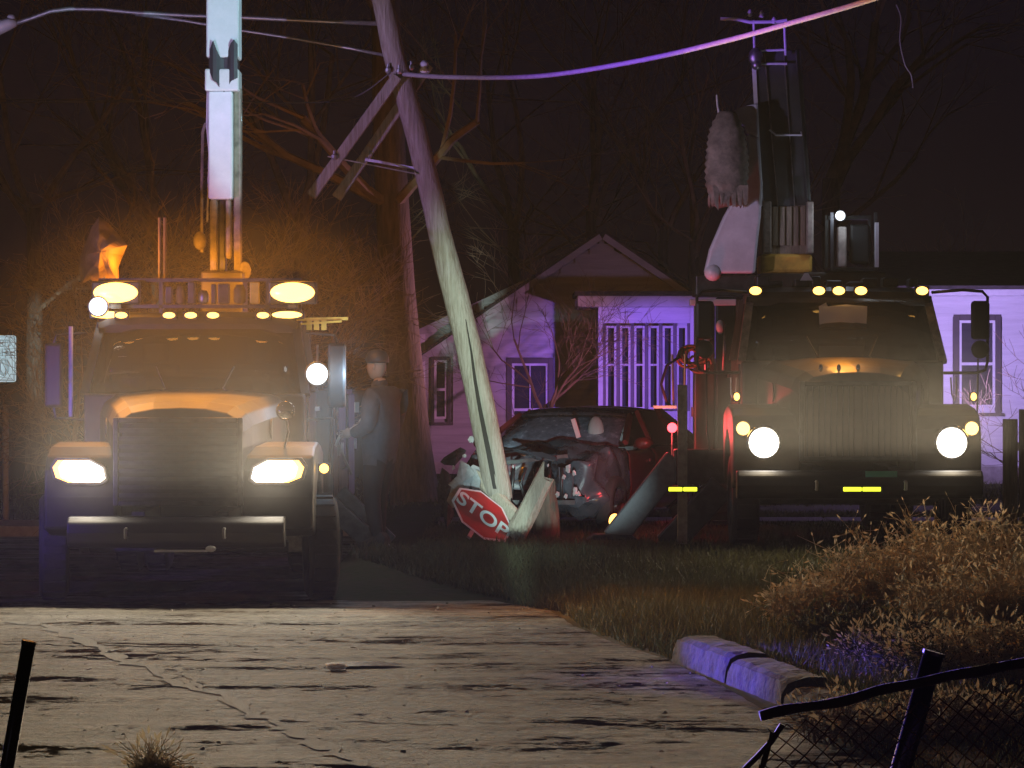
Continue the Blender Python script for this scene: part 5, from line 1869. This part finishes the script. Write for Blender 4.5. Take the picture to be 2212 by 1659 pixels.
# faces -x (towards the truck); y is across the body
J = [((0, 0, 1.00), (.19, .17)), ((.02, 0, 1.22), (.20, .17)), ((.03, 0, 1.44), (.21, .17)), ((.0, 0, 1.60), (.10, .10)), ((-.03, 0, 1.70), (.065, .065)),
     ((.0, -.10, .92), (.125, .125)), ((-.03, -.12, .52), (.088, .088)), ((.04, -.12, .12), (.065, .065)),
     ((.0, .10, .92), (.125, .125)), ((-.10, .13, .54), (.088, .088)), ((-.10, .14, .12), (.065, .065)),
     ((.03, -.22, 1.50), (.105, .105)), ((.04, -.29, 1.21), (.082, .082)), ((-.20, -.20, 1.14), (.058, .058)),
     ((.03, .22, 1.50), (.105, .105)), ((.02, .28, 1.21), (.082, .082)), ((-.24, .16, 1.20), (.058, .058))]
E = [(0, 1), (1, 2), (2, 3), (3, 4), (0, 5), (5, 6), (6, 7), (0, 8), (8, 9), (9, 10), (2, 11), (11, 12), (12, 13), (2, 14), (14, 15), (15, 16)]
skin_mesh('body', J, E, 0, ['coat_dark', 'trousers_dark', 'skin'], lambda c: 2 if c.z > 1.665 else (1 if c.z < .86 else 0), man)
hd_ = MB().ball((0, 0, 0), 1, 20, 16)
def headf(p):
    q = Vector((p.x * .100, p.y * .078, p.z * .125))
    if p.x < -.2:                          # face side
        q.x -= .012 * math.exp(-((p.z + .05) / .16) ** 2 - (p.y / .16) ** 2) * 2.4      # nose
        q.x += .010 * math.exp(-((p.z - .15) / .12) ** 2 - ((abs(p.y) - .38) / .15) ** 2)  # eye sockets
        q.x -= .005 * math.exp(-((p.z + .45) / .08) ** 2 - (p.y / .3) ** 2)             # lips
        q.x += .006 * math.exp(-((p.z + .34) / .05) ** 2 - (p.y / .3) ** 2)
    if p.z < -.5:
        q.x -= .018 * (-.5 - p.z) * 2 * (1 if p.x < 0 else 0)                            # chin
    return q + Vector((-.045, 0, 1.80))
hd_.move(headf).build('head', 'skin', man, smooth=True)
for s in (-1, 1):
    MB().ball((-.03, s * .078, 1.80), (.022, .012, .034), 8, 6).build('ear', 'skin', man, smooth=True)
    MB().ball((-.128, s * .030, 1.815), (.009, .011, .008), 8, 6).build('eye', 'sign_black', man, smooth=True)
hat = MB().lathe([(.116, 0), (.118, .03), (.112, .075), (.085, .115), (.03, .135), (.002, .137)], (-.038, 0, 1.835), 'z', 20)
hat.move(lambda p: Vector((p.x, p.y * .84, p.z)))
hat.build('hat', 'hat', man, smooth=True)
MB().prism([(-.145, -.07), (-.19, -.04), (-.20, 0), (-.19, .04), (-.145, .07)], 1.835, 1.845, 'z').build('hat_brim', 'hat', man)
for s, hx_, hy_, hz_v in ((-1, -.20, -.20, 1.14), (1, -.24, .16, 1.20)):
    g_ = MB().ball((hx_ - .05, hy_, hz_v), (.052, .026, .045), 10, 8)
    gl_ = g_.build('glove', 'glove', man, smooth=True)
    for k in range(4):
        zz = hz_v + .030 - .021 * k
        L_ = (.070, .080, .074, .058)[k]
        MB().tube([(hx_ - .085, hy_, zz), (hx_ - .085 - L_ * .55, hy_ - s * .004, zz - .004), (hx_ - .085 - L_ * .85, hy_ - s * .028, zz - .012), (hx_ - .085 - L_ * .7, hy_ - s * .048, zz - .02)], [.0105, .010, .009, .007], 7).build('finger', 'glove', gl_, smooth=True)
    MB().tube([(hx_ - .03, hy_ - s * .015, hz_v + .035), (hx_ - .065, hy_ - s * .036, hz_v + .050), (hx_ - .10, hy_ - s * .045, hz_v + .040)], [.012, .011, .008], 7).build('thumb', 'glove', gl_, smooth=True)
MB().tube([(-.40, -.17, 1.02), (-.345, -.175, 1.13), (-.33, .12, 1.22), (-.32, .20, 1.30)], .014, 8).build('held_rod', 'reflective_tape', man, smooth=True)
for s, fx in ((-1, .04), (1, -.10)):
    y_ = s * .12 if s < 0 else .14
    b = MB()
    b.loft([[(fx + x, y_ + y * w, z * h) for y, z in ((-1, 0), (1, 0), (1, .6), (.6, 1), (-.6, 1), (-1, .6))] for x, w, h in ((.10, .045, .13), (.03, .055, .20), (-.06, .052, .13), (-.15, .052, .09), (-.22, .035, .06))])
    b.build('boot', 'rubber', man, smooth=False, bevel=.01)
tape = MB()
MB().box(-.215, -.205, -.10, -.03, 1.35, 1.45).move(lambda p: Vector((p.x + .02, p.y - .06, p.z))).build('chest_patch', 'reflective_tape', man)

# ---- two unseen patrol cars, added to carry the coloured spots
def patrol(loc, rz, label):
    t = thing('added_patrol_car', loc, label, 'car', 'added patrol cars outside the picture', rz=rz)
    sedan(t, 'patrol_white')
    MB().box(-.55, .55, 2.45, 2.7, 1.46, 1.50).build('light_bar', 'plastic_black', t)
    for k in range(6):
        x = -.46 + k * .184
        MB().box(x - .085, x + .085, 2.42, 2.73, 1.50, 1.60).build('light_bar_lens', 'lens_blue' if k < 3 else 'lens_red', t, bevel=.02)
    for s in (-1, 1):
        MB().ball((s * .62, .12, .62), (.16, .08, .07), 12, 8).build('headlamp', 'lens_off', t, smooth=True)
    return t
BLUE = (.16, .08, 1.0)
VIO = (.42, .16, 1.0)
# (positions chosen out of view for where their spots reach)
# behind the right truck, on the yard
pcA = patrol((5.6, 46.0, .25), R(-12), 'white patrol car added unseen behind the right truck for coloured light')
lamp('blue_spot', 'SPOT', pcA, (-.40, 2.2, 1.68), 9000, (.27, .12, 1.0), target=(2.75, 58.0, 2.2), size=24, blend=1.0, radius=.12, squeeze=(1, .75))
lamp('violet_spot', 'SPOT', pcA, (.40, 2.2, 1.68), 1600, (.50, .36, 1.0), target=(9.0, 54.0, 2.4), size=75, blend=.9, radius=.12)
lamp('pink_spot', 'SPOT', pcA, (-.5, 2.3, 1.75), 2600, (1.0, .42, .62), target=(-1.4, 46.0, 3.0), size=34, blend=1.0, radius=.12)  # added spot on the thick trunk
lamp('violet_fill', 'POINT', pcA, (0, 2.55, 2.1), 320, (.62, .42, 1.0), radius=.15)  # added fill for gable, trunk and trees
# off to the left of the picture on the road
pcB = patrol((-9.0, 26.0, .01), R(200), 'white patrol car added unseen beyond the left edge for coloured light')
lamp('blue_spot', 'SPOT', pcB, (-.3, 2.55, 1.75), 2400, BLUE, target=(-4.5, 29.6, 1.4), size=26, blend=.9, radius=.10)
lamp('wall_spot', 'SPOT', pcA, (-.5, 2.55, 1.75), 2000, (1.0, .34, .70), target=(-.5, 60.0, 2.1), size=24, blend=1.0, radius=.10)
lamp('violet_spot', 'SPOT', pcB, (.0, 2.55, 1.80), 2800, (.46, .28, 1.0), target=(-.9, 34.6, 4.7), size=17, blend=1.0, radius=.10)
lamp('violet_spot', 'SPOT', pcB, (.2, 2.55, 1.82), 15000, (.30, .10, 1.0), target=(2.4, 31.2, 5.45), size=32, blend=1.0, radius=.10, squeeze=(1, .22))
lamp('violet_spot', 'SPOT', pcB, (.25, 2.5, 1.84), 2800, (.70, .56, 1.0), target=(2.4, 35.0, 4.2), size=14, blend=1.0, radius=.10)
lamp('violet_spot', 'SPOT', pcB, (-.1, 2.5, 1.84), 2600, (.62, .52, 1.0), target=(-3.9, 34.6, 5.9), size=46, blend=1.0, radius=.10, squeeze=(1, .25))
lamp('sign_spot', 'SPOT', pcB, (.1, 2.6, 1.70), 70000, (.62, .9, 1.0), target=(-8.5, 51.0, 2.4), size=5, blend=.6, radius=.06)  # added spot that brightens the speed sign

# ---- unseen floodlights, added to light mast, pole and car
fs_ = thing('added_flood_stand', (5.4, 23.4, ground_z(5.4, 23.4) - .02), 'tripod floodlight added unseen beyond the right edge to light the mast', 'floodlight')
MB().tube([(0, 0, .3), (0, 0, 2.7)], .025, 8).build('mast', 'steel', fs_)
for k in range(3):
    a = R(90 + 120 * k)
    MB().tube([(0, 0, .9), (.6 * math.cos(a), .6 * math.sin(a), .01)], .018, 6).build('leg', 'steel', fs_)
MB().bar((-.35, 0, 2.72), (.35, 0, 2.72), .04, .04).build('cross_bar', 'steel', fs_)
for x in (-.35, .0, .35):
    hb = MB().box(-.11, .11, -.08, .08, -.08, .08).build('lamp_head', 'yellow_paint', fs_, loc=(x, 0, 2.84), bevel=.01)
    MB().box(-.10, .10, .081, .09, -.07, .07).build('lens', 'lens_cool', hb)
FL = (.72, 1.0, .90)
gf = thing('added_ground_flood', (.25, 13.2, .0), 'low floodlight added unseen nearer the viewer to light pole and car', 'floodlight')  # added below the view to light pole and wreck
MB().box(-.2, .2, -.1, .1, .01, .04).build('base', 'yellow_paint', gf)
hb = MB().box(-.14, .14, -.05, .05, .08, .22).build('lamp_head', 'yellow_paint', gf, bevel=.01)
MB().box(-.12, .12, .051, .058, .09, .21).build('lens', 'lens_cool', hb)
MB().box(-.16, -.142, -.02, .02, .04, .17).build('bracket', 'dark_steel', gf)
MB().box(.142, .16, -.02, .02, .04, .17).build('bracket', 'dark_steel', gf)
lamp('flood_beam', 'SPOT', gf, (-.06, .12, .15), 30000, FL, target=(-.35, 34.6, 2.0), size=12.5, blend=1.0, radius=.06, squeeze=(.17, 1), roll=R(13))
lamp('flood_beam', 'SPOT', fs_, (.0, .14, 2.84), 7500, (.50, .88, 1.0), target=(-3.02, 33.0, 5.3), size=14, blend=.7, radius=.05, squeeze=(.3, 1))
lamp('flood_beam', 'SPOT', gf, (.06, .12, .15), 19000, (.70, .95, 1.0), target=(.45, 34.9, 1.0), size=6.6, blend=1.0, radius=.06, squeeze=(1, .62))

# ================================================================== FOREGROUND
def post(name, label, top, Y, h, r, lean, m, cat='post'):
    p = P(*top, Y)
    base = Vector((p.x - lean * p.z, Y, 0))
    t = thing(name, base, label, cat, 'leaning posts of the wrecked fence')
    d = p - base
    MB().tube([d * -.08, d * .5, d], r, 16).build('pipe', m, t, smooth=True)
    MB().tube([d, d * 1.008], r * 1.08, 16).build('cap', m, t)
    return t
post('fence_post', 'black steel fence post leaning at the left edge', (62, 1392), 9.2, 1.27, .021, .176, 'black_pipe')
fpR = post('fence_post', 'black steel fence post leaning at lower right with a blue glint', (2016, 1415), 9.2, 1.25, .031, .285, 'black_pipe')
lamp('blue_spot', 'SPOT', pcB, (-.45, 2.4, 1.75), 22000, (.12, .08, 1.0), target=(1.45, 21.6, .1), size=17, blend=.8, radius=.10, squeeze=(1, .24))  # added spot for the blue on the kerb
lamp('glint_spot', 'SPOT', pcB, (-.45, 2.6, 1.75), 60000, (.18, .12, 1.0), target=(1.2, 9.2, 1.0), size=9, blend=.8, radius=.10)  # added spot for the glint on the fence post
# fallen top rail and its sagging mesh
rail = thing('fence_rail', P(1642, 1547, 9.0), 'fallen dark fence rail lying across the lower right corner', 'rail')
def rl(vx, vy, Y=9.0): return P(vx, vy, Y) - rail.location
pts = [rl(1642, 1547), rl(1740, 1528), rl(1850, 1505), rl(1960, 1480), rl(2080, 1455), rl(2240, 1427), rl(2420, 1395)]
rp_ = []
for i in range(len(pts) - 1):
    for k in range(5):
        q = pts[i].lerp(pts[i + 1], k / 5)
        rp_.append(q + Vector((0, .004, .004)) * noise.noise(q * 6) * 2)
rp_.append(pts[-1])
MB().tube(rp_, [.015 + .003 * noise.noise(q * 9) for q in rp_], 10).build('rail_pipe', 'bark', rail, smooth=True)
mesh = thing('chain_link_mesh', P(1760, 1660, 9.05), 'torn rusty chain link mesh sagging below the fallen rail', 'fence')
def topline(x):      # rail height at world x
    t = (x - P(1642, 0, 9).x) / (P(2240, 0, 9).x - P(1642, 0, 9).x)
    return P(0, 1560 - 118 * t, 9.05).z
cm = MB()
cell = .055
x0, x1 = P(1655, 0, 9).x, P(2260, 0, 9).x
rr = random.Random(9)
def warp(x, z):
    s = noise.noise(Vector((x * 3, z * 3, 1)))
    left = max(0, .26 - (x - x0)) * 1.0
    return Vector((x + .03 * s, 9.05 + .05 * noise.noise(Vector((x * 4, z * 4, 5))), z + .03 * noise.noise(Vector((x * 2, 0, 2)))))
nx = int((x1 - x0) / cell)
for dirn in (1, -1):
    for i in range(-16, nx + 16):
        seg = []
        for j in range(0, 17):
            x = x0 + (i + dirn * j) * cell
            if x < x0 or x > x1:
                continue
            z = topline(x) - .02 - j * cell * .95
            if (x - x0) < .17 and j > 2 + (x - x0) * 12:
                pass
            seg.append(warp(x, z))
        if len(seg) > 1:
            cm.tube(seg, .0019, 4, cap=False)
cm.move(lambda p: p - mesh.location)
cm.build('wire_mesh', 'rust_wire', mesh, fix=False)
tw = MB()
for k in range(5):
    a = Vector(P(1668 - k * 6, 1580 + k * 18, 9.0)) - mesh.location
    tw.tube([a, a + Vector((-.01, 0, -.05)), a + Vector((-.025, .0, -.1))], .006, 5)
tw.tube([P(1690, 1565, 9.0) - mesh.location, P(1668, 1600, 9.0) - mesh.location, P(1640, 1630, 9.0) - mesh.location, P(1605, 1665, 9.0) - mesh.location], .009, 6)
tw.build('bent_edge_wire', 'rust_wire', mesh)

# litter caught in the weeds
def litter(name, label, v, Y, r, seed):
    p = P(*v, Y)
    b = MB().ball((0, 0, 0), 1, 14, 10)
    b.move(lambda q: Vector((q.x * r[0], q.y * r[1], q.z * r[2])) * (1 + .55 * noise.noise(q * 2.2 + Vector((seed, 0, 0)))))
    o = b.build(name, 'litter')
    o.location = p
    tag(o, label, 'litter')
# ---- dry weeds on the verge
def weed(name, label, vx, Y, h, spread, n, seed, material='dry_grass', leaf='dry_leaf', group='dry weeds on the right verge'):
    rr = random.Random(seed)
    x = (vx - 1106) * Y / FOCAL
    t = thing(name, (x, Y, soil_z(x, Y) - .02), label, 'weeds', group)
    st, lv = MB(), MB()
    for k in range(n):
        a = rr.uniform(0, 6.283)
        rad = spread * math.sqrt(rr.random())
        b = Vector((rad * math.cos(a), rad * math.sin(a) * 1.2, 0))
        hh = h * rr.uniform(.35, 1.0) * (1 - .35 * rad / spread)
        lean = Vector((rr.gauss(0, .30) + .35 * b.x / spread, rr.gauss(0, .30), 0)) * hh
        pts = [b, b + lean * .25 + Vector((0, 0, hh * .45)), b + lean * .7 + Vector((0, 0, hh * .8)), b + lean + Vector((rr.gauss(0, .05), rr.gauss(0, .05), hh))]
        st.tube(pts, [.006, .005, .004, .002], 3, cap=False)
        m = rr.randint(7, 16)
        for j in range(m):
            f = rr.uniform(.3, 1)
            i = min(2, int(f * 3))
            c = pts[i].lerp(pts[i + 1], f * 3 - i)
            d = Vector((rr.gauss(0, 1), rr.gauss(0, 1), rr.gauss(.25, .8))).normalized()
            L = rr.uniform(.025, .075)
            if rr.random() < .55:
                L2 = rr.uniform(.08, .2)
                e = c + d * L2
                st.tube([c, c.lerp(e, .5) + Vector((0, 0, .01)), e], [.003, .0025, .0015], 3, cap=False)
                c = e
            s = d.cross(Vector((rr.gauss(0, 1), rr.gauss(0, 1), rr.gauss(0, 1)))).normalized() * L * .15
            lv.add([c, c + d * L * .5 + s, c + d * L, c + d * L * .5 - s], [(0, 1, 2, 3)])
    st.build('stems', material, t, fix=False)
    lv.build('leaves', leaf, t, fix=False)
    return t
weed('dry_weed', 'pale feathery weed clump nearest the road', 1750, 25.6, .42, .28, 110, 1)
weed('dry_weed', 'bright tan weed clump with upright stalks left in the row', 1830, 26.2, .62, .34, 150, 2)
weed('dry_weed', 'tan rounded weed clump in the middle of the row', 1940, 26.4, .78, .42, 170, 3)
weed('dry_weed', 'tall brown weed clump below the right headlamp', 2040, 26.8, 1.12, .48, 210, 4)
weed('dry_weed', 'tall bushy brown weeds at the right edge', 2160, 26.0, 1.10, .50, 220, 5)
weed('dry_weed', 'brown weeds cut by the right edge below the wooden fence', 2230, 24.4, .95, .45, 190, 6)
weed('dry_weed', 'brown weed clump in front of the tall weeds at right', 2080, 23.8, .70, .45, 170, 7)
weed('green_weed', 'low greenish weeds just behind the kerb', 1860, 23.6, .34, .40, 130, 8, 'green_weed', 'green_weed')
weed('green_weed', 'low mixed weeds between kerb and fence rail', 1960, 22.0, .36, .45, 140, 9, 'green_weed', 'dry_leaf')
weed('dry_weed', 'dull weeds behind the leaning post', 2060, 20.8, .42, .45, 150, 10, 'green_weed', 'dry_leaf')
weed('dry_weed', 'dull weeds at the right edge behind the rail', 2190, 20.6, .52, .45, 160, 11)
weed('dry_weed', 'dark straggly weeds under the fallen rail', 1900, 18.0, .26, .45, 110, 12, 'twig', 'dry_leaf')
weed('dry_weed', 'dark straggly weeds beneath the leaning post', 2090, 17.6, .28, .45, 110, 13, 'twig', 'dry_leaf')
weed('dry_weed', 'small pale weed on the road edge at bottom left', 330, 16.6, .12, .10, 40, 14, 'dry_grass', 'dry_grass')
litter('litter_bag', 'crumpled white bag lying in the weeds by the leaning post', (2090, 1492), 20.2, (.075, .06, .08), 1)
litter('glint_scrap', 'flat white scrap added for the bright wet glint beside the puddle', (725, 1441), 22.3, (.075, .06, .022), 3)  # pale scrap standing in for a wet glint
litter('litter_paper', 'small pale scrap of paper left of the white bag', (2028, 1528), 19.6, (.055, .05, .03), 6)

# wooden fence at the right edge
wf = thing('wooden_fence', P(2190, 1150, 33.2), 'weathered wooden fence boards at the right edge', 'fence')
wf.location.z = ground_z(5.3, 33.2)
for k, (v0, v1, vt) in enumerate(((2166, 2198, 905), (2200, 2240, 884), (2242, 2280, 900), (2282, 2320, 892), (2322, 2360, 898))):
    xa = P(v0, 0, 33.2).x - wf.location.x
    xb = P(v1, 0, 33.2).x - wf.location.x
    zt = P(0, vt, 33.2).z - wf.location.z
    MB().box(xa, xb, -.015 - .03 * (k % 2), .01 - .03 * (k % 2), -.1, zt).build('fence_board', 'fence_wood', wf, bevel=.006)
for z in (.3, 1.0):
    MB().box(P(2166, 0, 33.2).x - wf.location.x + .02, P(2360, 0, 33.2).x - wf.location.x, .012, .06, z, z + .09).build('fence_rail', 'fence_wood', wf)

# dim floating lamp seen far off above, behind the pole
gl = thing('pole_top_bracket', P(906, 455 // 3, 38), None, None)
bpy.data.objects.remove(gl)

# ================================================================== NIGHT MIST
hz_ = MB().box(-140, 140, -70, 170, -1.2, 19.5).build('haze', None)
hm = bpy.data.materials.new('mist')
hm.use_nodes = True
nt = hm.node_tree
nt.nodes.remove(nt.nodes['Principled BSDF'])
pv = nt.nodes.new('ShaderNodeVolumePrincipled')
pv.inputs['Color'].default_value = (.9, .9, .92, 1)
pv.inputs['Density'].default_value = HAZE
pv.inputs['Anisotropy'].default_value = 0.4
nt.links.new(pv.outputs['Volume'], nt.nodes['Material Output'].inputs['Volume'])
hz_.data.materials.append(hm)
hm.cycles.volume_sampling = 'EQUIANGULAR'
tag(hz_, 'thin night mist lit by the lamps', 'haze', kind='stuff')

# mist clouds added at both truck fronts to give the lamps halos
sm = bpy.data.materials.new('halo_volume')
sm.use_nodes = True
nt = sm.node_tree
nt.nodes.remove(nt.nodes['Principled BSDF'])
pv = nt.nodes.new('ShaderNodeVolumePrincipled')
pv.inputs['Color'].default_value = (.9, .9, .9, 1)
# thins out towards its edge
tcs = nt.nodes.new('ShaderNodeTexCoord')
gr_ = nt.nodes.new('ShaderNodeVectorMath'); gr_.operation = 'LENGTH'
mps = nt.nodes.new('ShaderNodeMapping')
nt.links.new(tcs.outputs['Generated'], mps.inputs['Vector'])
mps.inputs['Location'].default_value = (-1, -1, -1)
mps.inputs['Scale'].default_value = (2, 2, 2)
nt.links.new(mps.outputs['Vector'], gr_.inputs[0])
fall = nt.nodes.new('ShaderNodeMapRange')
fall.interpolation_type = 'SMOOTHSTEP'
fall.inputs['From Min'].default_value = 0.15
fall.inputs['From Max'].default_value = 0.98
fall.inputs['To Min'].default_value = HALO_DENSITY
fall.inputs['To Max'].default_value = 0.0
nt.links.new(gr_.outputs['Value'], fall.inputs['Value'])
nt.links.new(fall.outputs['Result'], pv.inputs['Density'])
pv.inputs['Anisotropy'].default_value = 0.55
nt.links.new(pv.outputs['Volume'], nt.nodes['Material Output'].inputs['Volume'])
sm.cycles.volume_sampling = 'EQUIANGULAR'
for nm, c, r, lb in (('halo_mist', (LX + .15, LY + .4, 2.05), (2.9, 2.2, 2.0), 'faint mist added round the front of the left truck for lamp halos'),
                     ('halo_mist', (RX, RY + .1, RZ + 1.5), (2.6, 2.0, 1.46), 'faint mist added round the front of the right truck for lamp halos')):
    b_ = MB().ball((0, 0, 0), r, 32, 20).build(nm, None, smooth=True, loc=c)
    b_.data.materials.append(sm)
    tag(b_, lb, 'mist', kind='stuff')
